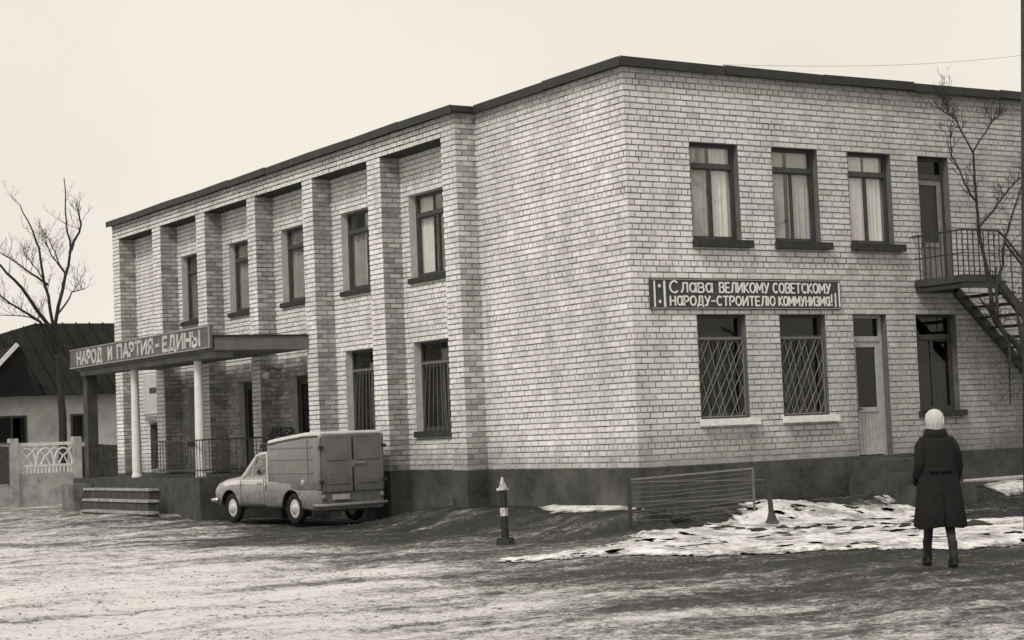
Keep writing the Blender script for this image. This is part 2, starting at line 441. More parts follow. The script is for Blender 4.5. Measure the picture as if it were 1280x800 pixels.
# loose lumps of frozen mud and grit
def clods(name, n, tmin, tmax, smin, smax, label):
    rs = np.random.RandomState(5 + n)
    ang = rs.uniform(-.36, .36, n) + YAW; r = 9.5 * (40 / 9.5) ** rs.rand(n)
    x = CAM.x + np.sin(ang) * r; y = CAM.y + np.cos(ang) * r
    ok = ~((x > -.6) & (y > -.2)) & (x > -16.4) & (x < 5.9) & (y > -18.9) & (y < 11.9) & (fbm(x, y, .7, 61) > .42)
    x, y = x[ok], y[ok]; k = len(x)
    ix = np.clip(np.searchsorted(gx, x) - 1, 0, nx - 2); iy = np.clip(np.searchsorted(gy, y) - 1, 0, ny - 2); z = GZ[iy, ix]
    base = np.array([(1,0,0),(0,1,0),(-1,0,0),(0,-1,0),(.55,-.3,.75),(-.5,.35,.7)])
    s_ = smin * (smax / smin) ** (rs.rand(k) ** 2.2)
    V = base[None] * (rs.uniform(.6, 1.4, (k, 6, 3))) * s_[:, None, None]
    V[:, :, 2] *= rs.uniform(.25, .6, (k, 1))
    V += np.stack([x, y, z - .003], 1)[:, None]
    F0 = np.array([(0,1,4),(1,5,4),(1,2,5),(2,3,5),(3,4,5),(3,0,4)])
    F = (F0[None] + np.arange(k)[:, None, None] * 6).reshape(-1, 3)
    me = bpy.data.meshes.new(name); me.vertices.add(k * 6); me.vertices.foreach_set('co', V.astype(np.float32).ravel())
    me.loops.add(len(F) * 3); me.loops.foreach_set('vertex_index', F.astype(np.int32).ravel())
    me.polygons.add(len(F)); me.polygons.foreach_set('loop_start', np.arange(0, len(F) * 3, 3, dtype=np.int32)); me.update(calc_edges=True)
    me.materials.append(mat(name + '_earth', tmin, .9, 0, 3, .15, v2=tmax))
    o = bpy.data.objects.new(name, me); COL.objects.link(o); o['kind'] = 'stuff'; o['label'] = label
clods('mud_clods', 60000, .05, .30, .004, .026, 'dark lumps of mud strewn over the yard')
clods('frost_crumbs', 22000, .16, .5, .004, .016, 'pale frosted crumbs of earth strewn over the yard')

# snow lying on the ground: outlines walked out on the ground, edges broken up
def inpoly(x, y, poly):
    c = np.zeros(x.shape, bool); n = len(poly); dmin = np.full(x.shape, 1e9)
    for i in range(n):
        x1, y1 = poly[i]; x2, y2 = poly[(i + 1) % n]
        k = ((y1 > y) != (y2 > y)) & (x < (x2 - x1) * (y - y1) / (y2 - y1 + 1e-12) + x1); c ^= k
        ex, ey = x2 - x1, y2 - y1; t = np.clip(((x - x1) * ex + (y - y1) * ey) / (ex * ex + ey * ey + 1e-9), 0, 1)
        dmin = np.minimum(dmin, np.hypot(x - x1 - t * ex, y - y1 - t * ey))
    return np.where(c, dmin, -dmin)
def snow_patch(px, z, edge, rough, label, step=.032, holes=.0, thick=.05, single=None):
    poly = [tuple(at(u, v, z)[:2]) for u, v in px]
    if single: poly = single
    xs = [p[0] for p in poly]; ys = [p[1] for p in poly]
    ax = np.arange(min(xs) - .3, max(xs) + .3, step); ay = np.arange(min(ys) - .3, max(ys) + .3, step)
    X, Y = np.meshgrid(ax, ay)
    d = inpoly(X, Y, poly) + edge * (fbm(X, Y, 2.6, 21) - .5) * 2 + rough * (fbm(X, Y, 11, 31, 3) - .5) * 2
    if holes: d = np.where(fbm(X, Y, 3.3, 51) < holes, -abs(d) - .01, d)
    ix = np.clip(np.searchsorted(gx, X) - 1, 0, nx - 2); iy = np.clip(np.searchsorted(gy, Y) - 1, 0, ny - 2)
    fx = (X - gx[ix]) / (gx[ix + 1] - gx[ix]); fy = (Y - gy[iy]) / (gy[iy + 1] - gy[iy])
    Zg = (GZ[iy, ix] * (1 - fx) + GZ[iy, ix + 1] * fx) * (1 - fy) + (GZ[iy + 1, ix] * (1 - fx) + GZ[iy + 1, ix + 1] * fx) * fy
    Zs = Zg + .007 + np.minimum(np.maximum(d, 0) * .14, thick) + .02 * (fbm(X, Y, 7, 41) - .5) * (d > .06)
    ok = d > 0
    ids = np.arange(X.size).reshape(X.shape)
    kq = ok[:-1, :-1] & ok[:-1, 1:] & ok[1:, 1:] & ok[1:, :-1]
    Q = np.stack([ids[:-1, :-1], ids[:-1, 1:], ids[1:, 1:], ids[1:, :-1]], -1)[kq]
    used = np.unique(Q); remap = np.full(X.size, -1); remap[used] = np.arange(len(used))
    V = np.stack([X.ravel(), Y.ravel(), Zs.ravel()], 1)[used]
    o = grid_mesh('snow', V, remap[Q], SNOW, {'edge': d.ravel()[used]})
    o['kind'] = 'stuff'; o['label'] = label
    return o
snow_patch([(612,690),(650,686),(700,684),(770,676),(800,663),(850,660),(905,655),(940,645),(1010,643),(1080,640),(1140,636),(1215,645),(1300,643),(1330,668),(1270,673),(1140,681),(1000,686),(870,690),(740,692),(640,694)],
           .06, .20, .16, 'wide band of trampled snow in front of the wire fence', holes=.31)
snow_patch([(1075,628),(1100,619),(1140,616),(1150,626),(1110,632)], .15, .08, .10, 'small broken snow heap left of the woman', holes=.3, thick=.12)
snow_patch([(668,636),(700,634),(760,634),(803,634),(806,638),(750,640),(690,640)], .28, .06, .06, 'thin line of snow along the foot of the blank wall')
snow_patch([(1222,600),(1250,596),(1300,594),(1305,603),(1260,607),(1230,606)], .34, .06, .04, 'snow drift at the foot of the wall under the balcony', thick=.1)
snow_patch([(194,640),(205,637),(230,638),(262,631),(275,632),(262,637),(225,644),(200,645)], .0, .1, .1, 'thin snow streak between the porch steps and the van')
snow_patch([(78,640),(95,637),(104,642),(90,646)], .0, .05, .05, 'small snow lump beside the porch steps')

# ------------------------------------------------------------------ the brick building
BL = thing('brick_building', 'two storey white brick public building with tall pillars and canopy', 'building', (0, 0, 0))
def PR(u, n, z): return (u, -n, z)                 # street facade, faces -Y
def PL(u, n, z): return (-n, u, z)                 # long facade, faces -X
def plane(o, ud, nd):
    o, ud, nd = Vector(o), Vector(ud), Vector(nd)
    return lambda u, n, z: tuple(o + ud * u + nd * n + Vector((0, 0, z)))
ZP, ZC, ZT = .95, 7.55, 7.66
PROUD = .012
def wall_sheet(mb, P, u0, u1, z0, z1, holes):
    us = sorted({u0, u1, *[h[0] for h in holes], *[h[1] for h in holes]}); zs = sorted({z0, z1, *[h[2] for h in holes], *[h[3] for h in holes]})
    for i in range(len(us) - 1):
        for j in range(len(zs) - 1):
            cu, cz = (us[i] + us[i+1]) / 2, (zs[j] + zs[j+1]) / 2
            if any(h[0] < cu < h[1] and h[2] < cz < h[3] for h in holes): continue
            mb.face([P(us[i], 0, zs[j]), P(us[i+1], 0, zs[j]), P(us[i+1], 0, zs[j+1]), P(us[i], 0, zs[j+1])])
def reveals(P, h, depth, material, parent, name='reveal'):
    mb = MB(); u0, u1, z0, z1 = h
    for a, b in (((u0, z0), (u0, z1)), ((u0, z1), (u1, z1)), ((u1, z1), (u1, z0)), ((u1, z0), (u0, z0))):
        mb.face([P(a[0], PROUD - .001, a[1]), P(b[0], PROUD - .001, b[1]), P(b[0], -depth, b[1]), P(a[0], -depth, a[1])])
    return mb.build(name, material, parent)
def tone():
    r = rnd.random()
    t = .84 + rnd.gauss(0, .04)
    if r < .06: t *= .88
    return max(.2, min(.95, t * 1.04))
J = .020
def bricks(P, u0, u1, z0, z1, holes, z_base=ZP, ph=0, header=6):
    out = []
    k0 = round((z0 - z_base) / .1); k1 = round((z1 - z_base) / .1)
    for k in range(k0, k1):
        za, zb = z_base + k * .1, z_base + k * .1 + .1
        hd = header and k % header == 3
        L = .13 if hd else .26
        off = u0 - (.13 if (k + ph) % 2 and not hd else 0) - (.065 if hd else 0)
        cuts = [(h[0], h[1]) for h in holes if h[2] < zb - .01 and h[3] > za + .01]
        n = int((u1 - off) / L) + 2
        for i in range(n):
            a, b = max(off + i * L, u0), min(off + (i + 1) * L, u1)
            if b - a < .03: continue
            segs = [(a, b)]
            for c0, c1 in cuts:
                ns = []
                for (p, q) in segs:
                    if c1 <= p or c0 >= q: ns.append((p, q)); continue
                    if p < c0: ns.append((p, c0))
                    if q > c1: ns.append((c1, q))
                segs = ns
            for p, q in segs:
                if q - p < .03: continue
                jl = 0 if abs(p - u0) < 1e-6 else J / 2
                jr = 0 if abs(q - u1) < 1e-6 else J / 2
                out.append((p + jl, q - jr, za + J * .45, zb - J * .55, a == off + i * L and b == off + (i + 1) * L and not hd and (p, q) == (a, b)))
    return out
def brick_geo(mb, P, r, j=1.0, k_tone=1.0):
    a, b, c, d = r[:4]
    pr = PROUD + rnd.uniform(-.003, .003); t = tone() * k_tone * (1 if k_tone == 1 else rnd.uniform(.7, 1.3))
    q = lambda: rnd.uniform(-.005, .005) * j + .004
    F_ = [P(a + q(), pr, c + q()), P(b - q(), pr + rnd.uniform(-.002, .002), c + q()), P(b - q(), pr, d - q()), P(a + q(), pr + rnd.uniform(-.002, .002), d - q())]
    if rnd.random() < .04: a += .006; d -= .012
    B_ = [P(a, -.002, c), P(b, -.002, c), P(b, -.002, d), P(a, -.002, d)]
    mb.face(F_, t)
    for i in range(4):
        k = (i + 1) % 4
        mb.face([B_[i], B_[k], F_[k], F_[i]], t * .9)
def brickfield(P, rects, parent, name='brickwork', low=1.0):
    mb = MB()
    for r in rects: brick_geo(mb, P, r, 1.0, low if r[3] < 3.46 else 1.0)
    o = mb.build(name, BRICK, parent); o['kind'] = 'stuff'; return o

# openings: (u0, u1, z0, z1)
UPR = [(1.31, 2.33, 4.65, 6.35), (3.09, 4.11, 4.65, 6.35), (4.83, 5.85, 4.65, 6.35)]
DOOR_UP = (6.53, 7.29, 4.05, 6.35)
LOR = [(1.31, 2.33, 1.65, 3.45), (3.09, 4.11, 1.65, 3.45)]
DOOR_LO = (4.77, 5.55, .95, 3.45)
WIN4 = (6.28, 7.27, 1.65, 3.45)
XE, YE = 13.0, 22.94
HR = UPR + [DOOR_UP, WIN4, DOOR_LO] + LOR + [(9.3, 10.3, 4.65, 6.35), (9.6, 10.6, 1.65, 3.45)]
mb = MB(); wall_sheet(mb, PR, 0, XE, ZP, ZC, HR); wr = mb.build('wall', MORTAR, BL)
rects = bricks(PR, 0, XE, ZP, ZC, HR)
full = [r for r in rects if r[4]]
full.sort(key=lambda r: (Vector(PR((r[0] + r[1]) / 2, 0, (r[2] + r[3]) / 2)) - CAM).length + (0 if r[0] < 1.3 or abs(r[2] - 4.2) < 5 else 0))
pick = set(full[:296])
variants = []
for i in range(18):
    m_ = MB(); brick_geo(m_, lambda u, n, z: (u, -n, z), (-.13 + J / 2, .13 - J / 2, -.05 + J * .45, .05 - J * .55))
    variants.append(m_.mesh('brick', BRICK))
for r in full[:296]:
    linkobj('brick', rnd.choice(variants), BL, ((r[0] + r[1]) / 2, 0, (r[2] + r[3]) / 2 + .0009))
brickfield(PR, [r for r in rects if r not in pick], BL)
# blank wall by the corner
mb = MB(); wall_sheet(mb, PL, 0, 4.72, ZP, ZC, []); mb.build('wall', MORTAR, BL)
brickfield(PL, bricks(PL, -PROUD, 4.72, ZP, ZC, [], ph=1), BL)
# recessed wall with the bays
fr = [7.69, 10.76, 13.71, 16.63, 19.49]; fl = [8.22, 11.22, 14.12, 17.13, 20.02]
wleft = [7.35, 10.32, 13.30, 16.24, 19.22]
UPL = [(a - 1.72, a, 4.65, 6.35) for a in wleft]
LOL = [(wleft[0] - 1.72, wleft[0], 1.65, 3.45), (wleft[1] - 1.72, wleft[1], 1.65, 3.45),
       (11.75, 13.0, .95, 3.05), (14.5, 15.9, .95, 3.05), (17.5, 19.0, 1.65, 3.05), (20.5, 21.7, 1.05, 2.2)]
HL = UPL + LOL
mb = MB(); wall_sheet(mb, PL, 4.72, YE, ZP, 7.15, HL); mb.build('wall', MORTAR, BL)
PD = .45                                            # how far pillars stand out
for i in range(6):                                  # one field of bricks per bay
    b0 = 5.23 if i == 0 else fl[i-1]; b1 = fr[i] if i < 5 else 22.45
    brickfield(PL, bricks(PL, b0, b1, ZP, 7.15, HL, ph=i), BL, low=.5 if 2 <= i <= 4 else 1.0)   # canopy shade painted into the porch brick tone
def pillar(y0, y1, ztop, side=.5):              # flanks towards the corner get a darker brick tone
    mb = MB(); e = .001
    mb.face([(-PD, y0, ZP), (-PD, y1, ZP), (-PD, y1, ztop), (-PD, y0, ztop)])
    mb.face([(-PD, y0, ZP), (0, y0, ZP), (0, y0, ztop), (-PD, y0, ztop)])
    mb.face([(-PD, y1, ZP), (0, y1, ZP), (0, y1, ztop), (-PD, y1, ztop)])
    p = mb.build('pillar', MORTAR, BL)
    m2 = MB()
    Pf = plane((-PD, 0, 0), (0, 1, 0), (-1, 0, 0)); Ps = plane((0, y0, 0), (1, 0, 0), (0, -1, 0)); Pn = plane((0, y1, 0), (1, 0, 0), (0, 1, 0))
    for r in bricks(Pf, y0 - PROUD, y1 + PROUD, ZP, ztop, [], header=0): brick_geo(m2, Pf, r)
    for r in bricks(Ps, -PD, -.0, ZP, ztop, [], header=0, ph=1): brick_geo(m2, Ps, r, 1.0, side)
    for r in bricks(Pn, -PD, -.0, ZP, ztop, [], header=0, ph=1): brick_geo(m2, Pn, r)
    b = m2.build('brickwork', BRICK, p); b['kind'] = 'stuff'
    m3 = MB(); m3.box(-PD - .02, .0, y0 - .02, y1 + .02, -.1, ZP - .002); m3.build('pillar_foot', PLINTH, p)
    return p
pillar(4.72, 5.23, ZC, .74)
for a, b in zip(fr, fl): pillar(a, b, 7.15)
pillar(22.45, YE, 7.15)
# brick band over the pillars
mb = MB(); Pf = plane((-PD, 0, 0), (0, 1, 0), (-1, 0, 0))
mb.face([Pf(5.23, 0, 7.15), Pf(YE, 0, 7.15), Pf(YE, 0, ZC), Pf(5.23, 0, ZC)])
mb.face([(-PD, 5.23, 7.15), (-PD, YE, 7.15), (0, YE, 7.15), (0, 5.23, 7.15)])
mb.face([(-PD, YE, 7.15), (0, YE, 7.15), (0, YE, ZC), (-PD, YE, ZC)])
band = mb.build('brick_band', mat('dark_soffit', .05, .9), BL)  # soffit colour darkened to stand in for the shadow under the band
brickfield(Pf, bricks(Pf, 5.245, YE, 7.15, ZC, [], header=0), band)
# rear shell, floors
mb = MB()
mb.face([(XE, 0, 0), (XE, YE, 0), (XE, YE, ZC), (XE, 0, ZC)])
mb.face([(0, YE, 0), (XE, YE, 0), (XE, YE, ZC), (0, YE, ZC)])
mb.build('rear_wall', PLASTER, BL)
MB().box(.02, XE - .02, .02, YE - .02, ZP - .12, ZP - .04).build('ground_floor', INNER, BL)
MB().box(.02, XE - .02, .02, YE - .02, 3.75, 3.98).build('upper_floor', INNER, BL)
mb = MB(); mb.box(2.8, 2.9, 3.0, YE - .02, ZP, 3.75); mb.box(2.8, 2.9, 3.0, YE - .02, 3.98, ZC); mb.box(.3, XE - .3, 2.9, 3.0, ZP, 3.75); mb.box(.3, XE - .3, 2.9, 3.0, 3.98, ZC)
mb.build('inner_wall', INNER, BL)
# plinth
MB().box(-.02, XE, -.02, .0, -.2, ZP - .001).build('plinth', PLINTH, BL)
MB().box(-.02, .0, .0, 4.70, -.2, ZP - .001).build('plinth', PLINTH, BL)
MB().box(-.015, .0, 5.25, YE, -.2, ZP - .001).build('plinth', PLINTH, BL)
# roof edge
out = [(-.12, -.12), (XE + .1, -.12), (XE + .1, YE + .1), (-PD - .12, YE + .1), (-PD - .12, 4.60), (-.12, 4.60)]
mb = MB(); mb.loft([[(x, y, ZC) for x, y in out], [(x, y, ZT) for x, y in out]]); mb.build('roof', ROOFM, BL, fix=True)
# the sheet edge of the roof is laid in lengths, each bent a little
rf = MB()
def edge_run(a, b, n0, n1):
    a, b = Vector(a), Vector(b); L = (b - a).length; k = int(L / 1.9)
    nrm = Vector((n0, n1, 0))
    for i in range(k):
        p = a + (b - a) * (i / k); q = a + (b - a) * ((i + 1) / k) - (b - a).normalized() * .015
        zj = rnd.uniform(-.012, .012); o = nrm * (.004 + rnd.uniform(0, .01))
        rf.bar(p + o + Vector((0, 0, zj)), q + o + Vector((0, 0, rnd.uniform(-.012, .012))), .012, .15)
edge_run((-.13, -.13, 7.60), (XE, -.13, 7.60), 0, -1)
edge_run((-.13, -.13, 7.60), (-.13, 4.55, 7.60), -1, 0)
edge_run((-PD - .13, 4.6, 7.60), (-PD - .13, YE + .1, 7.60), -1, 0)
rf.build('roof_flashing', ROOFM, BL)

def wavy(P, u0, u1, n, z0, z1, material, parent, amp=.03, waves=9, name='curtain'):
    mb = MB(); N = 40
    f0, f1 = rnd.random() * 6, rnd.random() * 6
    row = []
    for zz in (z1, (z0 + z1) / 2, z0):
        rr = []
        for i in range(N + 1):
            t = i / N; u = u0 + (u1 - u0) * t
            rr.append(P(u, n + amp * math.sin(t * waves * 6.28 + f0) * (1 if zz < z1 else .6) + amp * .5 * math.sin(t * waves * 3.1 + f1 + zz), zz))
        row.append(rr)
    for a, b in zip(row[:-1], row[1:]):
        for i in range(N): mb.face([a[i], a[i+1], b[i+1], b[i]])
    return mb.build(name, material, parent, smooth=True)
def window(P, h, rec, frame_m, mullions, transom, glass=GLASS, label=None, fw=.06, sill=None, reveal=REVEAL, thin=.035):
    u0, u1, z0, z1 = h
    wz0 = z0 + (.06 if sill else 0)
    mb = MB(); n0, n1 = -rec - .06, -rec
    mb.pbox(P, u0, u0 + fw, n0, n1, wz0, z1); mb.pbox(P, u1 - fw, u1, n0, n1, wz0, z1)
    mb.pbox(P, u0 + fw, u1 - fw, n0, n1, wz0, wz0 + fw); mb.pbox(P, u0 + fw, u1 - fw, n0, n1, z1 - fw, z1)
    if transom: mb.pbox(P, u0 + fw, u1 - fw, n0 + .003, n1 + .012, transom - .045, transom + .045)
    o = mb.build('window', frame_m, BL)
    if label: o['label'] = label
    top = (transom - .045) if transom else z1 - fw
    edges = [u0 + fw] + mullions + [u1 - fw]
    for i in range(len(edges) - 1):
        a, b = edges[i], edges[i+1]
        s = MB(); q = thin
        s.pbox(P, a + .004, a + q, n0 + .01, n1 - .008, wz0 + fw + .003, top - .003); s.pbox(P, b - q, b - .004, n0 + .01, n1 - .008, wz0 + fw + .003, top - .003)
        s.pbox(P, a + q, b - q, n0 + .01, n1 - .01, wz0 + fw + .003, wz0 + fw + q); s.pbox(P, a + q, b - q, n0 + .01, n1 - .01, top - q, top - .003)
        s.build('sash', frame_m, o)
        g = MB(); g.pbox(P, a + q, b - q, -rec - .034, -rec - .03, wz0 + fw + q, top - q); g.build('pane', glass, o)
    if transom:
        g = MB(); g.pbox(P, u0 + fw, u1 - fw, -rec - .034, -rec - .03, transom + .045, z1 - fw); g.build('pane', glass, o)
    reveals(P, h, rec + .12, reveal, o)
    if sill:
        sm, drop, outw, ext = sill
        s = MB(); s.pbox(P, u0 - ext[0], u1 + ext[1], -.0, outw, z0 - drop, z0 + .055); s.pbox(P, u0 + .001, u1 - .001, -rec, -.0005, z0 + .001, z0 + .05)
        s.build('sill', sm, o)
    return o
# street facade, upper floor: pale curtains behind two sashes and a fanlight
for i, h in enumerate(UPR):
    o = window(PR, h, .11, DARKWOOD, [(h[0] + h[1]) / 2 + .0], 5.98, GLASS, None, .055, (mat('dark_sill', .045, .8, .3, 8, .2, .5, 30), .07, .14, (.03, .17)), REVEAL, .022)
    cm_ = (h[0] + h[1]) / 2
    wavy(PR, h[0] + .02, cm_ - (.03, .10, .0)[i], -.205, h[2], h[3], (CURT2, CURT2, CURT)[i], o, .018, 3 + i)
    wavy(PR, cm_ + (.05, .0, .06)[i], h[1] - .02, -.21, h[2] + (0, 0, .12)[i], h[3], (CURT, CURT2, CURT)[i], o, .018, 4)
for i, h in enumerate(LOR):
    o = window(PR, h, .12, DARKWOOD if i else DARKWOOD, [(h[0] + h[1]) / 2], 3.05, GLASSD, None, .05, (mat('pale_sill', .75, .8, .2, 8, .2), .06, .13, (.04, .14)), REVEAL, .03)
    t = MB(); t.pbox(PR, h[0] + .03, h[1] - .06, -.06, -.03, 3.03, 3.07); t.build('rail', GRIL, o)
    g = MB()                                          # fan of bars in a slanting lattice
    u0, u1, z0, z1 = h[0] + .03, h[1] - .03, h[2] + .09, 3.02
    W, H = u1 - u0, z1 - z0
    def seg(ua, za, ub, zb, nn):
        g.bar(PR(ua, nn, za), PR(ub, nn, zb), .009, .009)
    c = -1.5
    while c < 1.6:
        for sgn, nn in ((1, -.045), (-1, -.062)):
            # line u = u0 + W*(t) , z = z0 + slope*(t) ... clipped to the opening
            pts = []; jit_ = rnd.uniform(-.07, .07); slope_ = (1.25 if sgn > 0 else .55) + rnd.uniform(-.12, .12)
            for s_ in np.linspace(0, 1, 61):
                z = z0 + H * s_; u = (u0 + u1) / 2 + sgn * (c + jit_ + (s_ - .5) * slope_) * W * .62
                if u0 <= u <= u1: pts.append((u, z))
            if len(pts) > 3: seg(pts[0][0], pts[0][1], pts[-1][0], pts[-1][1], nn)
        c += .27
    g.bar(PR(u0, -.05, z0), PR(u0, -.05, z1), .016); g.bar(PR(u1, -.05, z0), PR(u1, -.05, z1), .016); g.bar(PR(u0, -.05, z0), PR(u1, -.05, z0), .016)
    g.build('grille', mat('pale_grille', .22, .6), o)
    if i == 0: wavy(PR, h[0] + .02, h[1] - .3, -.3, h[2], h[3] - .3, CURTD, o, .02, 5)
    if i == 1:
        wavy(PR, h[0] + .02, h[1] - .02, -.26, h[2], h[2] + .85, CURTD, o, .02, 6)
        m_ = MB(); c0 = PR(h[0] + .23, -.2, h[2] + .37)
        m_.lathe(c0, [(.005, -.09), (.035, -.07), (.045, -.02), (.03, .02), (.045, .06), (.02, .1), (.004, .12)], 10); m_.build('ornament', WHITEP, o, smooth=True)
h = WIN4
o = window(PR, h, .12, DARKWOOD, [(h[0] + h[1]) / 2], 3.05, GLASSD, None, .05, (mat('dark_sill', .045), .05, .10, (.05, .1)), REVEAL, .03)
wavy(PR, h[0] + .02, h[1] - .02, -.26, h[2], h[2] + .95, CURTD, o, .02, 6)
for h in ((9.3, 10.3, 4.65, 6.35), (9.6, 10.6, 1.65, 3.45)):
    window(PR, h, .12, DARKWOOD, [(h[0] + h[1]) / 2], h[3] - .4, GLASS, None, .05, (CONC, .05, .1, (.05, .05)), REVEAL, .03)
def door(P, h, rec, m_frame, m_leaf, glass_z, leaf_top, label, boards=6, parent=BL):
    u0, u1, z0, z1 = h
    mb = MB(); n0, n1 = -rec - .07, -rec; f = .06
    mb.pbox(P, u0, u0 + f, n0, n1, z0, z1); mb.pbox(P, u1 - f, u1, n0, n1, z0, z1); mb.pbox(P, u0 + f, u1 - f, n0, n1, z1 - f, z1)
    mb.pbox(P, u0 + f, u1 - f, n0 + .003, n1 + .01, leaf_top, leaf_top + .09)
    o = mb.build('door', m_frame, parent); o['label'] = label
    lf = MB(); a, b = u0 + f + .005, u1 - f - .005; s = .09
    lf.pbox(P, a, a + s, n0 + .01, n1 - .01, z0 + .02, leaf_top - .005); lf.pbox(P, b - s, b, n0 + .01, n1 - .01, z0 + .02, leaf_top - .005)
    lf.pbox(P, a + s, b - s, n0 + .01, n1 - .011, leaf_top - .1, leaf_top - .005); lf.pbox(P, a + s, b - s, n0 + .01, n1 + .005, glass_z - .05, glass_z + .03); lf.pbox(P, a + s, b - s, n0 + .01, n1 - .011, z0 + .02, z0 + .14)
    lf.build('door_leaf', m_leaf, o)
    for i in range(boards):
        q = MB(); c0 = a + s + (b - a - 2 * s) * i / boards; c1 = a + s + (b - a - 2 * s) * (i + 1) / boards
        q.pbox(P, c0 + .004, c1 - .004, n0 + .015, n1 - .02 + rnd.uniform(0, .004), z0 + .14, glass_z - .05); q.build('board', m_leaf, o)
    g = MB(); g.pbox(P, a + s, b - s, n0 + .03, n0 + .034, glass_z + .03, leaf_top - .1); g.build('pane', GLASSD, o)
    g = MB(); g.pbox(P, u0 + f, u1 - f, n0 + .03, n0 + .034, leaf_top + .09, z1 - f); g.build('pane', GLASSD, o)
    k = MB(); k.tube([P(a + .05, n1 - .01, glass_z - .0), P(a + .05, n1 + .05, glass_z), P(a + .14, n1 + .05, glass_z)], .012, 6); k.build('handle', IRON, o)
    reveals(P, h, rec + .1, REVEAL, o)
    return o
d1 = door(PR, DOOR_LO, .13, LIGHTP, LIGHTP, 1.78, 2.98, 'pale boarded street door with glazed upper half')
d2 = door(PR, DOOR_UP, .13, DARKWOOD, GREYP, 4.75, 5.95, 'grey balcony door in dark frame')
wavy(PR, DOOR_UP[0] + .1, DOOR_UP[1] - .1, -.3, 4.7, 6.0, CURTD, d2, .02, 4)
# landing below the street door
for k in range(3):
    MB().box(4.45 - .0, 5.95, -1.0 - .3 * k, -.02 if k == 0 else -1.0 - .3 * (k - 1), -.1, ZP - .06 - .22 * k).build('doorstep', CONCD, BL, bevel=.01)
# long facade
dsl = mat('dark_sill', .045)
for i, h in enumerate(UPL):
    o = window(PL, h, .14, DARKWOOD, [h[0] + .86], 5.95, GLASS, None, .06, (dsl, .05, .08, (.02, .04)), PLASTER, .03)
    gap = (.35, .12, .0, .22, .05)[i]
    wavy(PL, h[0] + .05, h[0] + .86 - gap, -.25 - .02 * i, h[2], h[3], (CURTM, CURTD, CURTM, CURTD, CURTM)[i], o, .02, 5)
    wavy(PL, h[0] + .86 + gap, h[1] - .03, -.25, h[2], h[3] - (.0, .35, 0, 0, .3)[i], (CURT, CURTM, CURTM, CURTM, CURTD)[i], o, .02, 5)
for i, h in enumerate(LOL[:2] + [LOL[4]]):
    o = window(PL, h, .14, DARKWOOD, [h[0] + .86 if i < 2 else (h[0] + h[1]) / 2], h[3] - .42, GLASSD, None, .05, (mat('dark_sill', .045), .06, .08, (.02, .02)), PLASTER, .03)
    q = MB(); q.pbox(PL, h[0] + .07, h[1] - .1, -.12, -.09, h[3] - .44, h[3] - .40); q.build('rail', GRIL, o)
    g = MB()
    for k in range(9):
        uu = h[0] + .1 + (h[1] - h[0] - .2) * k / 8
        g.bar(PL(uu, -.08, h[2] + .06), PL((h[0] + h[1]) / 2 + (uu - (h[0] + h[1]) / 2) * .7, -.08, h[3] - .45), .012)
    g.build('grille', GRIL, o)
    wavy(PL, h[0] + .05, h[1] - .2 - .3 * (i % 2), -.3, h[2], h[3] - .2, CURTD, o, .02, 6)
def dbl_door(h, label):
    u0, u1, z0, z1 = h; mb = MB()
    mb.pbox(PL, u0, u0 + .07, -.2, -.12, z0, z1); mb.pbox(PL, u1 - .07, u1, -.2, -.12, z0, z1); mb.pbox(PL, u0 + .07, u1 - .07, -.2, -.12, z1 - .07, z1)
    o = mb.build('door', DARKWOOD, BL); o['label'] = label; mid = (u0 + u1) / 2
    for a, b in ((u0 + .075, mid - .004), (mid + .004, u1 - .075)):
        lf = MB(); lf.pbox(PL, a, a + .08, -.19, -.14, z0 + .01, z1 - .075); lf.pbox(PL, b - .08, b, -.19, -.14, z0 + .01, z1 - .075)
        lf.pbox(PL, a + .08, b - .08, -.19, -.141, z1 - .18, z1 - .075); lf.pbox(PL, a + .08, b - .08, -.19, -.141, z0 + .01, z0 + .75)
        lf.build('door_leaf', DARKWOOD, o)
        g = MB(); g.pbox(PL, a + .08, b - .08, -.17, -.166, z0 + .75, z1 - .18); g.build('pane', GLASSD, o)
    k = MB(); k.bar(PL(mid + .05, -.11, z0 + .95), PL(mid + .05, -.11, z0 + 1.2), .025); k.build('handle', GRIL, o)
    reveals(PL, h, .2, PLASTER, o); return o
dbl_door(LOL[2], 'dark double door at the right under the canopy')
dbl_door(LOL[3], 'dark double door at the middle under the canopy')
h = LOL[5]
o = window(PL, h, .1, DARKWOOD, [(h[0] + h[1]) / 2], None, GLASSD, 'low dark window beside the last pillar', .06, None, REVEAL, .03)
m_ = MB(); m_.pbox(PL, h[0] - .1, h[1] + .1, .014, .10, 2.3, 2.42); m_.build('hood_board', CONC, o)

# landing with the outside stair going down to the right
X0, X1, YO = 6.28, 7.22, -1.25
bal = MB().box(X0, X1, YO, -.016, 3.93, 4.07).build('landing', CONCD, BL, bevel=.01)
m_ = MB()
for y_ in (YO + .05, -.12): m_.bar((X0 + .02, y_, 3.885), (X1, y_, 3.885), .06, .085)
m_.bar((X0 + .06, YO + .1, 3.88), (X0 + .06, -.02, 3.88), .06, .08)
o = m_.build('landing_beam', IRON, bal)
RUN, ZL, ZG = 4.15, 4.0, .22
STN_ = 20
for y_ in (YO + .06, -.12):
    m_ = MB(); m_.bar((X1 - .05, y_, ZL - .08), (X1 + RUN, y_, ZG), .06, .18); m_.build('stringer', IRON, BL)
tm_ = MB(); tm_.box(-.13, .13, YO + .11, -.17, -.02, .02); tme_ = tm_.mesh('stair_tread', CONCD)
for k in range(STN_): linkobj('stair_tread', tme_, BL, (X1 + RUN * (k + .5) / STN_, 0, ZL + .05 - (ZL - ZG) * (k + .5) / STN_))
m_ = MB()
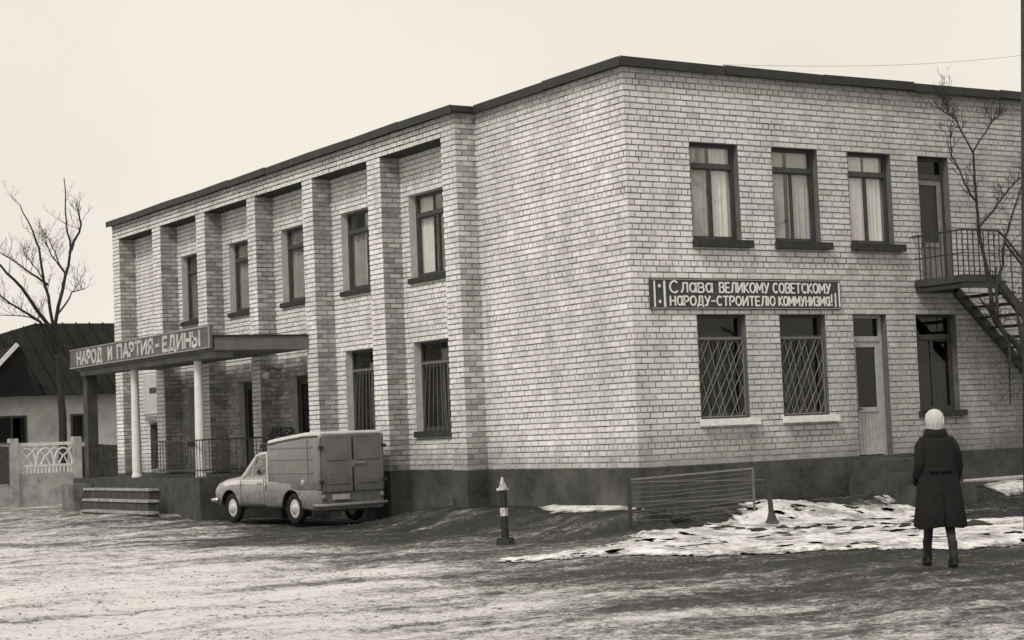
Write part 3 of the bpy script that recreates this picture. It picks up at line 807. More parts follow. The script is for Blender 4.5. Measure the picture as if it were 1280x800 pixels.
m_.bar((X0 + .03, -.02, 4.86), (X0 + .03, YO + .03, 4.86), .04, .03); m_.bar((X0 + .03, YO + .03, 4.86), (X1, YO + .03, 4.86), .045, .035)
m_.tube([(X1 - .02, YO + .03, 4.86), (X1 + .08, YO + .03, 4.80), (X1 + .2, YO + .03, 4.70), (X1 + RUN, YO + .03, 1.05)], .022, 6)
m_.bar((X0 + .03, YO + .03, 4.45), (X1, YO + .03, 4.45), .02); m_.bar((X0 + .03, -.02, 4.45), (X0 + .03, YO + .03, 4.45), .02)
m_.build('handrail', IRON, bal)
pm = MB(); pm.bar((0, 0, 0), (0, 0, .80), .016); bme = pm.mesh('baluster', IRON)
for i in range(8): linkobj('baluster', bme, bal, (X0 + .03 + (X1 - X0 - .03) * i / 7, YO + .03, 4.06))
for i in range(1, 9): linkobj('baluster', bme, bal, (X0 + .03, YO + .03 - (YO + .05) * i / 9, 4.06))
for i in range(1, 15): linkobj('baluster', bme, bal, (X1 + RUN * i / 15, YO + .03, ZL + .0 - (ZL - ZG) * i / 15))

# canopy and porch
FX = -2.68
can = MB().box(FX + .06, -PD - .02, 11.12, 19.85, 3.55, 3.84).build('canopy', mat('canopy_render', .16, .9, .3, 2, .2, .4, 20), BL, bevel=.012)
MB().box(FX + .15, FX + .55, 11.3, 19.7, 3.42, 3.549).build('beam', mat('canopy_render'  , .16), can)
m_ = MB(); m_.box(FX + .03, -PD - .03, 11.09, 19.88, 3.842, 3.87); m_.build('roof_sheet', ROOFM, can)
for (yy, m__, sq) in ((12.8, WHITEP, 0), (16.62, WHITEP, 0), (19.7, CONCD, 1)):
    c = MB()
    if sq: c.box(-2.43, -2.17, yy - .14, yy + .14, .93, 3.42)
    else: c.lathe((-2.3, yy, .93), [(.125, 0), (.125, .05), (.11, .07), (.105, .8), (.085, 2.40), (.085, 2.49)], 18)
    o = c.build('column', m__, BL, smooth=False)
    if sq: o['label'] = 'dark square pier at the far end of the canopy'
    else: smooth_by_angle(o)
MB().box(-2.62, -.02, 12.1, 20.2, -.1, .925).build('porch_floor', CONCD, BL, bevel=.015)
for k in range(3):
    MB().box(-2.62 - .24 * (k + 1), -2.625 - .24 * k, 15.05 - .6 * (k + 1), 19.3 - .6 * (k + 1), -.1, .885 - .235 * (k + 1)).build('step', mat('worn_step', .07, .9, .35, 5, .2, .5, 30), BL)
    MB().box(-2.65 - .24 * (k + 1), -2.626 - .24 * k, 15.02 - .6 * (k + 1), 19.3 - .6 * (k + 1), .886 - .235 * (k + 1), .935 - .235 * (k + 1)).build('step_nosing', mat('pale_nosing', .16, .9, 0, 6, .2, .5, 30, v2=.5), BL)
MB().box(-3.12, -2.63, 18.75, 19.6, -.1, .80).build('stair_pier', mat('worn_pier', .16, .9, .5, 3, .2, .6, 20), BL, bevel=.02)
rail = MB(); rail.bar((-2.5, 12.2, 1.72), (-2.5, 15.1, 1.72), .045, .03); rail.bar((-2.5, 12.2, 1.08), (-2.5, 15.1, 1.08), .03); rail.bar((-2.5, 12.2, 1.72), (-.5, 12.2, 1.72), .045, .03); rail.bar((-2.5, 12.2, 1.08), (-.5, 12.2, 1.08), .03)
rl = rail.build('railing', IRON, BL)
pm = MB(); pm.bar((0, 0, .925), (0, 0, 1.72), .014); bme = pm.mesh('rail_bar', IRON)
for i in range(19): linkobj('rail_bar', bme, rl, (-2.5, 12.2 + 2.9 * i / 18, 0))
for i in range(1, 13): linkobj('rail_bar', bme, rl, (-2.5 + 2.0 * i / 13, 12.2, 0))
# white notice on the blank bay below the canopy, small lamp
m_ = MB(); m_.pbox(PL, 20.35, 22.1, .016, .03, 2.48, 3.5); m_.build('plaster_panel', PLASTER, BL)
m_ = MB(); m_.pbox(PL, 20.75, 21.6, .031, .05, 3.02, 3.16); m_.build('name_plate', IRON, BL)
m_ = MB(); m_.tube([PL(13.45, .05, 3.2), PL(13.45, .25, 3.28), PL(13.45, .42, 3.2)], .015, 6); l_ = m_.build('lamp_arm', IRON, BL)
m_ = MB(); m_.lathe(PL(13.45, .42, 3.1), [(.015, .1), (.06, .06), (.08, 0), (.05, -.06), (.01, -.08)], 12); m_.build('lamp_shade', WHITEP, l_, smooth=True)

# ------------------------------------------------------------------ stroke lettering
def arc(cx, cy, rx, ry, a0, a1, n=12):
    return [(cx + rx * math.cos(R_(a0 + (a1 - a0) * i / n)), cy + ry * math.sin(R_(a0 + (a1 - a0) * i / n))) for i in range(n + 1)]
G = {
 'С': (.72, [arc(.38, .5, .34, .5, 50, 310)]),
 'Л': (.72, [[(0, 0), (.1, .06), (.2, .4), (.24, 1), (.66, 1), (.66, 0)]]),
 'А': (.72, [arc(.32, .5, .30, .48, 0, 360, 16), [(.66, 1), (.66, 0)]]),
 'а': (.72, [[(0, 0), (.34, 1), (.68, 0)], [(.13, .34), (.55, .34)]]),
 'В': (.62, [[(0, 0), (0, 1), (.35, 1)] + arc(.35, .76, .2, .24, 90, -90, 7) + [(0, .52)], [(.35, .52)] + arc(.35, .26, .24, .26, 90, -90, 7) + [(0, 0)]]),
 'Е': (.56, [[(.5, 1), (0, 1), (0, 0), (.5, 0)], [(0, .5), (.42, .5)]]),
 'И': (.70, [[(0, 1), (0, 0), (.64, 1), (.64, 0)]]),
 'К': (.62, [[(0, 0), (0, 1)], [(.58, 1), (.03, .48), (.6, 0)]]),
 'О': (.76, [arc(.36, .5, .36, .5, 0, 360, 18)]),
 'М': (.84, [[(0, 0), (0, 1), (.39, .3), (.78, 1), (.78, 0)]]),
 'У': (.68, [[(0, 1), (.32, .38)], [(.64, 1), (.22, 0), (.05, 0)]]),
 'Т': (.66, [[(0, 1), (.62, 1)], [(.31, 1), (.31, 0)]]),
 'Н': (.68, [[(0, 0), (0, 1)], [(.62, 0), (.62, 1)], [(0, .5), (.62, .5)]]),
 'Р': (.60, [[(0, 0), (0, 1), (.3, 1)] + arc(.3, .72, .26, .28, 90, -90, 7) + [(0, .44)]]),
 'Д': (.78, [[(.0, -.14), (.0, .04), (.72, .04), (.72, -.14)], [(.1, .04), (.22, .5), (.24, 1), (.62, 1), (.62, .04)]]),
 '-': (.46, [[(.02, .48), (.38, .48)]]),
 'Ю': (.98, [[(0, 0), (0, 1)], [(0, .5), (.28, .5)], arc(.62, .5, .33, .5, 0, 360, 16)]),
 'З': (.60, [arc(.25, .75, .27, .25, 150, -90, 9), arc(.25, .25, .29, .25, 90, -150, 9)]),
 '!': (.26, [[(.08, 1), (.08, .3)], [(.08, .1), (.08, 0)]]),
 'П': (.68, [[(0, 0), (0, 1), (.62, 1), (.62, 0)]]),
 'Я': (.62, [[(.56, 0), (.56, 1), (.28, 1)] + arc(.28, .73, .26, .27, 90, 270, 7) + [(.56, .46)], [(.26, .46), (0, 0)]]),
 'Ы': (.86, [[(0, 1), (0, 0), (.25, 0)] + arc(.25, .26, .22, .26, -90, 90, 7) + [(0, .52)], [(.76, 0), (.76, 1)]]),
}
def letters(P, text, u0, width, zb, h, th, material, parent, n0, gap=.2, wide=1.0, alt_a=False):
    sc_ = []; tot = 0
    for ch in text:
        wd = .55 if ch == ' ' else G['а' if (ch == 'А' and alt_a) else ch][0] + gap
        sc_.append((ch, tot, wd)); tot += wd
    kx = width / (tot - gap)
    for ch, o_, wd in sc_:
        if ch == ' ': continue
        mb = MB(); q = 0
        hh = h * (1.28 if ch == '!' else 1)
        for st in G['а' if (ch == 'А' and alt_a) else ch][1]:
            for a, b in zip(st[:-1], st[1:]):
                A = Vector(P(u0 + (o_ + a[0]) * kx, 0, zb + a[1] * hh)); B = Vector(P(u0 + (o_ + b[0]) * kx, 0, zb + b[1] * hh))
                nv = Vector(P(0, 1, 0)) - Vector(P(0, 0, 0))
                d = (B - A).normalized() * th * .3
                A = A - d + nv * (n0 + .0004 * (q % 5)); B = B + d + nv * (n0 + .0004 * (q % 5)); q += 1
                mb.bar(A, B, .012, th, upv=nv.cross(d.normalized()))
        mb.build('letter', material, parent)
# red-letter board on the street facade
SB = thing('slogan_sign', 'long dark sign board with white two line slogan on street wall', 'sign', (.33, -.02, 3.53))
def PS(u, n, z): return (u - .33, -n, z - 3.53)
m_ = MB(); m_.pbox(PS, .33, 4.47, .0, .035, 3.53, 4.05); m_.build('panel', mat('sign_dark_paint', .06, .5, .25, 5, .3), SB, bevel=.005)
LW = mat('letter_white', .78, .6, .1, 10, .3)
m_ = MB(); 
m_.pbox(PS, .345, 4.455, .036, .048, 4.022, 4.036); m_.pbox(PS, .345, 4.455, .036, .048, 3.544, 3.558)
m_.build('border', mat('border_grey', .35, .7), SB)
for a, b in ((.40, .425), (.60, .635), (4.32, 4.345), (4.41, 4.435)):
    m_ = MB(); m_.pbox(PS, a, b, .036, .05, 3.575, 4.005 if a != 4.32 else 3.82); m_.build('stripe', LW, SB)
for z in (3.66, 3.92):
    m_ = MB(); m_.pbox(PS, .495, .535, .036, .05, z - .025, z + .025); m_.build('dot', LW, SB)
letters(PS, 'С', .72, .19, 3.81, .19, .028, LW, SB, .043)
letters(PS, 'ЛАВА', .96, .66, 3.82, .15, .026, LW, SB, .043)
letters(PS, 'ВЕЛИКОМУ', 1.77, 1.07, 3.82, .16, .026, LW, SB, .043)
letters(PS, 'СОВЕТСКОМУ', 2.93, 1.30, 3.82, .16, .026, LW, SB, .043)
letters(PS, 'НАРОДУ-СТРОИТЕЛЮ', .73, 2.23, 3.60, .15, .026, LW, SB, .043)
letters(PS, 'КОММУНИЗМА', 3.05, 1.15, 3.60, .15, .026, LW, SB, .043)
letters(PS, '!', 4.235, .03, 3.60, .15, .022, LW, SB, .043)
# board along the canopy
CB = thing('canopy_slogan_board', 'long grey slogan board along the front of the entrance canopy', 'sign', (FX, 19.9, 3.6))
def PC(u, n, z): return (-n, -u, z - 3.6)
m_ = MB(); m_.pbox(PC, 0, 8.8, -.02, .04, 3.6, 4.07); m_.build('panel', mat('board_grey', .12, .75, .25, 3, .3), CB, bevel=.008)
m_ = MB(); m_.pbox(PC, .0, 8.8, .041, .055, 4.04, 4.068); m_.pbox(PC, .0, 8.8, .041, .055, 3.602, 3.63); m_.pbox(PC, 8.74, 8.8, .041, .056, 3.635, 4.035)
m_.build('border', mat('board_trim', .27, .7), CB)
LC = mat('letter_cream', .30, .7, .15, 5, .2, v2=.66)
letters(PC, 'НАРОД', .55, 1.75, 3.69, .29, .075, LC, CB, .046, alt_a=True)
letters(PC, 'И', 2.75, .24, 3.69, .29, .075, LC, CB, .046)
letters(PC, 'ПАРТИЯ', 3.35, 2.25, 3.69, .29, .075, LC, CB, .046, alt_a=True)
letters(PC, '-', 5.78, .2, 3.69, .29, .075, LC, CB, .046)
letters(PC, 'ЕДИНЫ', 6.2, 2.1, 3.69, .29, .075, LC, CB, .046)

# ------------------------------------------------------------------ the van
def car_paint():
    M = mat('grey_enamel', .19, .35, .24, 3.5, .5, .02, 3, 1.0)
    return M
ENAMEL = car_paint(); ENAMEL2 = mat('dull_enamel', .19, .42, .16, 2.5, .45, .22, 3.5, .35)
RUB = mat('rubber', .02, .8, .2, 20, .2); CHROME = mat('bright_metal', .6, .25, .1, 8, .5, 0, 10, 0, .9); HUB = mat('hubcap', .3, .4, .1, 18, .5, v2=.7)
VA = thing('delivery_van', 'small grey delivery van with high box body parked facing the porch', 'van', (-1.62, 8.22, .02), math.atan2(.994, -.105))
def rbox_ring(x, hw, z0, z1, r, crown=0, n=5):
    pts = []
    for cx_, cz_, a0 in ((hw - r, z0 + r * .5, -90), (hw - r, z1 - r, 0), (-(hw - r), z1 - r, 90), (-(hw - r), z0 + r * .5, 180)):
        rr = r * .5 if cz_ < (z0 + z1) / 2 else r
        for i in range(n + 1):
            a = R_(a0 + 90 * i / n)
            y = cx_ + (r if True else 0) * math.cos(a); z = cz_ + rr * math.sin(a)
            if cz_ > (z0 + z1) / 2: z += crown * (1 - (y / hw) ** 2)
            pts.append((x, y, z))
    return pts
def boolean_cut(o, cutter):
    md = o.modifiers.new('b', 'BOOLEAN'); md.operation = 'DIFFERENCE'; md.object = cutter; md.solver = 'EXACT'
    try: md.material_mode = 'TRANSFER'
    except Exception: pass
    bpy.context.view_layer.update()
    dg = bpy.context.evaluated_depsgraph_get()
    me = bpy.data.meshes.new_from_object(o.evaluated_get(dg))
    o.modifiers.clear(); o.data = me
    bpy.data.objects.remove(cutter)
def add_dirt(M, zlo, zhi):
    n = M.node_tree; L = n.links; b = n.nodes['Principled BSDF']; src = b.inputs['Base Color'].links[0].from_socket
    tcn = n.nodes.new('ShaderNodeTexCoord'); s_ = n.nodes.new('ShaderNodeSeparateXYZ'); L.new(tcn.outputs['Object'], s_.inputs[0])
    no = n.nodes.new('ShaderNodeTexNoise'); no.inputs['Scale'].default_value = 5; no.inputs['Detail'].default_value = 7; no.inputs['Roughness'].default_value = .75; L.new(tcn.outputs['Object'], no.inputs['Vector'])
    a = n.nodes.new('ShaderNodeMath'); a.operation = 'MULTIPLY_ADD'; L.new(no.outputs[0], a.inputs[0]); a.inputs[1].default_value = .9; L.new(s_.outputs[2], a.inputs[2])
    r = n.nodes.new('ShaderNodeMapRange'); L.new(a.outputs[0], r.inputs[0])
    for i, k in enumerate((zlo + .45, zhi + .45, .85, 0)): r.inputs[i + 1].default_value = k
    mx_ = n.nodes.new('ShaderNodeMix'); mx_.data_type = 'RGBA'; L.new(r.outputs[0], mx_.inputs[0]); L.new(src, mx_.inputs[6]); mx_.inputs[7].default_value = grey(.07); L.new(mx_.outputs[2], b.inputs['Base Color'])
    r2_ = n.nodes.new('ShaderNodeMapRange'); L.new(r.outputs[0], r2_.inputs[0]); r2_.inputs[3].default_value = .33; r2_.inputs[4].default_value = .9; L.new(r2_.outputs[0], b.inputs['Roughness'])
    r3_ = n.nodes.new('ShaderNodeMapRange'); L.new(r.outputs[0], r3_.inputs[0]); r3_.inputs[3].default_value = b.inputs['Coat Weight'].default_value; r3_.inputs[4].default_value = 0; L.new(r3_.outputs[0], b.inputs['Coat Weight'])
add_dirt(ENAMEL, .25, .62); add_dirt(ENAMEL2, .4, .95)
# lower body with bonnet
rings = []
for x, hw, z0, z1, r, cr in ((-.98, .70, .27, .80, .1, 0), (-.90, .75, .23, .88, .12, .0), (0, .765, .30, .90, .12, .0), (.9, .77, .30, .90, .13, 0), (1.05, .77, .30, .925, .20, .0), (1.85, .77, .30, .925, .20, .03), (2.2, .765, .30, .91, .20, .05),
                             (2.7, .755, .31, .87, .19, .05), (2.98, .735, .33, .81, .16, .05), (3.10, .70, .36, .73, .09, .03), (3.15, .64, .42, .64, .07, .01)):
    rings.append(rbox_ring(x, hw, z0, z1, r, cr))
vb = MB(); vb.loft(rings); body = vb.build('body', ENAMEL, VA, fix=True)
ct = MB()
for x in (0, 2.4):
    for s in (1, -1):
        ring = lambda y: [(x + .36 * math.cos(2 * math.pi * j / 28), y, .33 + .34 * math.sin(2 * math.pi * j / 28)) for j in range(28)]
        ct.loft([ring(s * .45), ring(s * .95)])
cutter = ct.build('cutter', RUB, VA, fix=True)
boolean_cut(body, cutter); smooth_by_angle(body, .5)
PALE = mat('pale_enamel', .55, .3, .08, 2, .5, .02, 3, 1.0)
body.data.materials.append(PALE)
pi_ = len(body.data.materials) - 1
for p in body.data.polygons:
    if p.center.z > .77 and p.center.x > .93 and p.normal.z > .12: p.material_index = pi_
# arch lips
for x in (0, 2.4):
    for s in (1, -1):
        m_ = MB(); m_.tube([(x + .365 * math.cos(R_(a)), s * .765, .33 + .345 * math.sin(R_(a))) for a in range(8, 173, 12)], .014, 6); m_.build('arch_trim', ENAMEL, VA, smooth=True)
# box
rb = [rbox_ring(x, hw, .62, z1, .11, .03) for x, hw, z1 in ((-.985, .72, 1.68), (-.95, .755, 1.715), (-.5, .765, 1.71), (.4, .765, 1.64), (.88, .755, 1.59), (.95, .72, 1.55))]
vb = MB(); vb.loft(rb); bx = vb.build('cargo_box', ENAMEL2, VA, fix=True); smooth_by_angle(bx, .5)
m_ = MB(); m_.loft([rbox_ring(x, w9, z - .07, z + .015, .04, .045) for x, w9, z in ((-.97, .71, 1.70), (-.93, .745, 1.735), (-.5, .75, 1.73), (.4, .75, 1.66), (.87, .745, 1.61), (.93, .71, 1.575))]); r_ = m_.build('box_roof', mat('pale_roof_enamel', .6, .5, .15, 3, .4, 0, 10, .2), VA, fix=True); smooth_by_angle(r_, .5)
for s in (1, -1):
    for z in (.98, 1.24, 1.46):
        m_ = MB(); m_.box(-.78, .82, min(s * .764, s * .778), max(s * .764, s * .778), z, z + .022); m_.build('side_rib', ENAMEL2, bx)
    m_ = MB(); m_.box(-.62, -.60, min(s * .764, s * .776), max(s * .764, s * .776), .72, 1.62); m_.build('side_seam', ENAMEL2, bx)
    m_ = MB(); m_.lathe((0, 0, 0), [(.06, 0), (.06, .012), (.04, .016)], 14); o = m_.build('fuel_cap', CHROME, bx); o.rotation_euler = (R_(-90 * s), 0, 0); o.location = (-.42, s * .764, .80)
    if s == -1: bpy.data.objects.remove(o)
# rubber seals and gutter
m_ = MB()
for s in (1, -1):
    m_.bar((-.96, s * .752, 1.672), (-.5, s * .772, 1.668), .022, .018); m_.bar((-.5, s * .772, 1.668), (.4, s * .772, 1.598), .022, .018); m_.bar((.4, s * .772, 1.598), (.9, s * .76, 1.55), .022, .018)
m_.build('gutter', IRON, VA)
m_ = MB(); m_.bar((-1.015, 0, .61), (-1.015, 0, 1.63), .012, .016); m_.build('door_seal', RUB, VA)
for s in (1, -1):
    m_ = MB(); m_.bar((.94, s * .775, .64), (.94, s * .775, .9), .012, .01); m_.bar((.955, s * .70, .9), (.955, s * .70, 1.5), .02, .02); m_.build('box_seal', RUB, VA)
    m_ = MB(); m_.bar((1.0, s * .79, .87), (2.05, s * .782, .865), .010, .014); m_.build('waist_trim', CHROME, VA)
m_ = MB(); m_.bar((1.7, .78, 1.05), (1.66, .86, 1.08), .012); m_.box(1.63, 1.65, .83, .95, 1.03, 1.13); m_.build('mirror', IRON, VA)
# rear doors
for s in (1, -1):
    m_ = MB(); m_.box(-1.012, -.99, min(s * .008, s * .70), max(s * .008, s * .70), .60, 1.64); d_ = m_.build('rear_door', ENAMEL2, VA, bevel=.012)
    m_ = MB(); m_.box(-1.022, -1.013, min(s * .10, s * .60), max(s * .10, s * .60), .75, .95); m_.build('pressing', ENAMEL2, d_, bevel=.006)
    m_ = MB(); m_.box(-1.022, -1.013, min(s * .10, s * .60), max(s * .10, s * .60), 1.2, 1.56); m_.build('pressing', ENAMEL2, d_, bevel=.006)
    for z in (.8, 1.45):
        m_ = MB(); m_.bar((-1.02, s * .66, z), (-1.02, s * .76, z), .03, .07); m_.build('hinge', IRON, d_)
    m_ = MB(); m_.lathe((0, 0, 0), [(.045, 0), (.045, .02), (.02, .03)], 12); o = m_.build('tail_lamp', mat('lamp_lens', .25, .2, .1, 5, .5), VA, smooth=False); o.rotation_euler = (0, R_(-90), 0); o.location = (-.985, s * .66, .52)
m_ = MB(); m_.bar((-1.03, .02, 1.14), (-1.03, -.26, 1.14), .02, .03); m_.build('handle', CHROME, VA)
m_ = MB(); m_.box(-1.03, -1.014, -.02, .02, 1.07, 1.2); m_.build('lock', CHROME, VA)
m_ = MB(); m_.box(-1.03, -1.013, .10, .48, .46, .56); m_.build('number_plate', mat('plate', .4, .6), VA)
m_ = MB(); m_.tube([(-.80, .77, .36), (-1.0, .76, .36), (-1.06, .68, .36), (-1.07, 0, .36), (-1.06, -.68, .36), (-1.0, -.76, .36), (-.80, -.77, .36)], .035, 8); o = m_.build('rear_bumper', GREYP, VA, smooth=True)
m_ = MB(); m_.tube([(2.85, .79, .46), (3.1, .77, .46), (3.21, .66, .46), (3.25, 0, .46), (3.21, -.66, .46), (3.1, -.77, .46), (2.85, -.79, .46)], .045, 8); m_.build('front_bumper', CHROME, VA, smooth=True)
for s in (1, -1):
    m_ = MB(); m_.lathe((0, 0, 0), [(.085, 0), (.085, .04), (.06, .06), (.01, .065)], 16); o = m_.build('headlight', HUB, VA, smooth=True); o.rotation_euler = (0, R_(90), 0); o.location = (3.08, s * .56, .64)
m_ = MB(); m_.box(3.13, 3.165, -.42, .42, .56, .70); m_.build('radiator_grille', IRON, VA)
m_ = MB(); m_.box(1.92, 1.925, -.7, .7, .935, .945)
# cab greenhouse
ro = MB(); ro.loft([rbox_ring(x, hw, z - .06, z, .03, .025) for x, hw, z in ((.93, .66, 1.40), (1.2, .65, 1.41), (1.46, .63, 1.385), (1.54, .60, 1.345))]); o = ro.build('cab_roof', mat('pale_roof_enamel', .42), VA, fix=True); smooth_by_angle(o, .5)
for s in (1, -1):
    m_ = MB(); m_.bar((1.5, s * .61, 1.35), (1.98, s * .70, .90), .045, .05); m_.build('windscreen_pillar', PALE, VA)
    m_ = MB(); m_.box(.94, 1.03, min(s * .64, s * .70), max(s * .64, s * .70), .90, 1.36); m_.build('door_pillar', PALE, VA)
    m_ = MB(); A_ = [(1.03, s * .705, .91), (1.95, s * .715, .91), (1.5, s * .625, 1.34), (1.03, s * .635, 1.34)]; m_.face(A_); m_.face([(x, y - s * .004, z) for x, y, z in A_][::-1]); g_ = m_.build('side_window', GLASS, VA)
    m_ = MB(); m_.bar((1.62, s * .695, .9), (1.50, s * .655, 1.32), .018, .018); m_.build('quarter_post', LIGHTP, g_)
    m_ = MB(); m_.box(1.02, 1.03, min(s * .768, s * .775), max(s * .768, s * .775), .38, .88); m_.box(1.93, 1.94, min(s * .768, s * .775), max(s * .768, s * .775), .38, .88); m_.box(1.03, 1.93, min(s * .768, s * .774), max(s * .768, s * .774), .38, .387); dd = m_.build('cab_door', IRON, VA)
    m_ = MB(); m_.bar((1.12, s * .79, .80), (1.28, s * .79, .80), .02, .02); m_.build('handle', CHROME, dd)
m_ = MB(); A_ = [(1.98, .68, .92), (1.98, -.68, .92), (1.51, -.59, 1.35), (1.51, .59, 1.35)]; m_.face(A_); m_.face([(x - .004, y, z) for x, y, z in A_][::-1]); m_.build('windscreen', GLASS, VA)
m_ = MB(); m_.box(.97, 1.1, -.55, .55, .6, 1.2); m_.build('seat_back', DARKWOOD, VA, bevel=.03)
m_ = MB(); m_.tube([(1.62 + .05 * math.cos(R_(a)), .32 + .18 * math.cos(R_(a)), 1.0 + .17 * math.sin(R_(a))) for a in range(0, 361, 24)], .014, 6); m_.build('steering_wheel', RUB, VA, smooth=True)
# wheels
ty = MB(); n_ = 28
prof = [(.19, -.06), (.26, -.075), (.295, -.05), (.30, 0), (.295, .05), (.26, .075), (.19, .06)]
ty.loft([[(r * math.cos(2*math.pi*j/n_), y, r * math.sin(2*math.pi*j/n_)) for j in range(n_)] for r, y in prof], cap=False)
tme = ty.mesh('tyre', RUB, True)
ri = MB(); prof = [(.195, -.05), (.195, .03), (.17, .05), (.13, .035), (.10, .05), (.085, .075), (.04, .09), (.002, .092)]
ri.loft([[(r * math.cos(2*math.pi*j/n_), y, r * math.sin(2*math.pi*j/n_)) for j in range(n_)] for r, y in prof])
rme = ri.mesh('rim', HUB, True)
for x in (0, 2.4):
    for s in (1, -1):
        w_ = MB(); w_.tube([(0, -s * .3, 0), (0, s * .02, 0)], .04, 8); wo = w_.build('wheel', IRON, VA); wo.location = (x, s * .655, .30)
        t_ = linkobj('tyre', tme, wo); r_ = linkobj('rim', rme, wo)
        if s < 0: r_.rotation_euler = (0, 0, math.pi)

# ------------------------------------------------------------------ the woman, walking away
PW = thing('person', 'person in long dark coat and white headscarf walking away at right', 'person', (-3.22, -9.92, .0), -YAW - .03)
CLOTH = mat('dark_wool', .022, .95, .25, 30, .1, .6, 120); SKIN = mat('skin', .38, .6, .1, 8, .3); STOCK = mat('dark_stocking', .045, .8, .2, 20, .2); BOOT = mat('felt_boot', .018, .7, .2, 20, .3)
bmv = [((0, 0, .92), .13), ((0, -.01, 1.08), .125), ((0, 0, 1.25), .14), ((0, .01, 1.34), .085), ((0, .015, 1.43), .052), ((0, .02, 1.50), .07), ((0, .02, 1.58), .083), ((0, .12, 1.55), .02),
       ((-.09, 0, .86), .10), ((-.10, .14, .48), .062), ((-.115, .20, .12), .042), ((-.12, .22, .06), .04), ((-.13, .33, .035), .03),
       ((.09, 0, .86), .10), ((.085, -.03, .48), .062), ((.085, -.20, .16), .042), ((.085, -.21, .09), .04), ((.09, -.09, .035), .03),
       ((-.125, 0, 1.29), .045), ((-.19, 0, 1.08), .036), ((-.19, .09, .92), .034), ((-.175, .13, .87), .03),
       ((.125, 0, 1.29), .045), ((.19, 0, 1.08), .036), ((.19, .09, .92), .034), ((.175, .13, .87), .03)]
be = [(0,1),(1,2),(2,3),(3,4),(4,5),(5,6),(5,7),(0,8),(8,9),(9,10),(10,11),(11,12),(0,13),(13,14),(14,15),(15,16),(16,17),(3,18),(18,19),(19,20),(20,21),(3,22),(22,23),(23,24),(24,25)]
for s, w0 in ((-1, 21), (1, 25)):                    # five fingers each, slack inside the pockets
    c0 = Vector(bmv[w0][0])
    for k in range(5):
        b0 = len(bmv); dv = Vector((-.012 * s + .011 * (k - 2) * s, .03 if k else .045, -.035 if k else -.01))
        bmv.append((tuple(c0 + dv), .011)); bmv.append((tuple(c0 + dv * 1.9 + Vector((0, 0, -.006))), .009)); be += [(w0, b0), (b0, b0 + 1)]
me = bpy.data.meshes.new('body'); me.from_pydata([v[0] for v in bmv], be, [])
bo = bpy.data.objects.new('body', me); COL.objects.link(bo)
sk = bo.modifiers.new('s', 'SKIN'); ss = bo.modifiers.new('u', 'SUBSURF'); ss.levels = 1; ss.render_levels = 1
for i, v in enumerate(bmv):
    me.skin_vertices[0].data[i].radius = (v[1], v[1]); me.skin_vertices[0].data[i].use_root = (i == 0)
bpy.context.view_layer.update(); dg = bpy.context.evaluated_depsgraph_get()
nm = bpy.data.meshes.new_from_object(bo.evaluated_get(dg)); bo.modifiers.clear(); bo.data = nm; nm.materials.append(STOCK); nm.materials.append(SKIN)
for p in nm.polygons:
    p.use_smooth = True; p.material_index = 1 if (p.center.z > 1.4 or (abs(p.center.x) > .15 and p.center.z < .92 and p.center.z > .7)) else 0
bo.parent = PW
cm = MB(); rr = []; N = 40
for z, rx, ry, cy in ((.41, .265, .215, -.01), (.43, .275, .225, -.01), (.62, .252, .20, -.005), (.82, .235, .18, 0), (.98, .212, .16, 0), (1.12, .195, .148, 0), (1.24, .19, .145, 0), (1.33, .165, .125, .0), (1.385, .145, .105, .01), (1.42, .09, .08, .015), (1.46, .078, .078, .015)):
    k = max(0, 1 - (z - .4) / .75)
    rr.append([(rx * math.cos(t) * (1 + .07 * k * math.sin(t * 7 + z * 2)), cy + ry * math.sin(t) * (1 + .10 * k * math.sin(t * 6 + 1 + z * 1.5)), z + .012 * math.sin(t * 3) * k) for t in [2 * math.pi * j / N for j in range(N)]])
cm.loft(rr, cap=False)
cm.bar((-.12, -.158, 1.02), (.12, -.158, 1.02), .012, .05)   # half belt at the back
cm.tube([(0, -.16, 1.02), (.004, -.19, .8), (0, -.222, .6), (0, -.228, .43)], .006, 5)
co = cm.build('coat', CLOTH, PW, smooth=True)
for s in (-1, 1):
    m_ = MB(); m_.tube([(s * .08, .005, 1.375), (s * .135, 0, 1.335), (s * .17, -.005, 1.27), (s * (.197 + .012 * s), -.01 + .03 * s, 1.16), (s * (.212 + .012 * s), -.005 + .05 * s, 1.06), (s * .215, .04 + .03 * s, .97), (s * .20, .11, .89)], [.04, .062, .069, .066, .061, .056, .052], 14); m_.build('sleeve', CLOTH, co, smooth=True)
m_ = MB(); m_.loft([[(r * math.cos(t), .015 + r * .95 * math.sin(t), z) for t in [2 * math.pi * j / 20 for j in range(20)]] for r, z in ((.10, 1.35), (.135, 1.385), (.125, 1.43), (.108, 1.468), (.09, 1.46))], cap=False); m_.build('collar', CLOTH, co, smooth=True)
m_ = MB(); rr = []
for z, rx, ry, cy in ((1.40, .06, .05, -.01), (1.44, .08, .08, -.005), (1.48, .092, .098, 0), (1.52, .098, .108, .005), (1.58, .102, .112, .01), (1.63, .088, .098, .01), (1.665, .055, .065, .01), (1.68, .012, .015, .01)):
    rr.append([(rx * math.cos(t) * (1 + .03 * math.sin(5 * t)), cy + ry * math.sin(t) * (.85 if math.sin(t) > .3 and z < 1.6 else 1), z) for t in [2 * math.pi * j / 24 for j in range(24)]])
m_.loft(rr); 
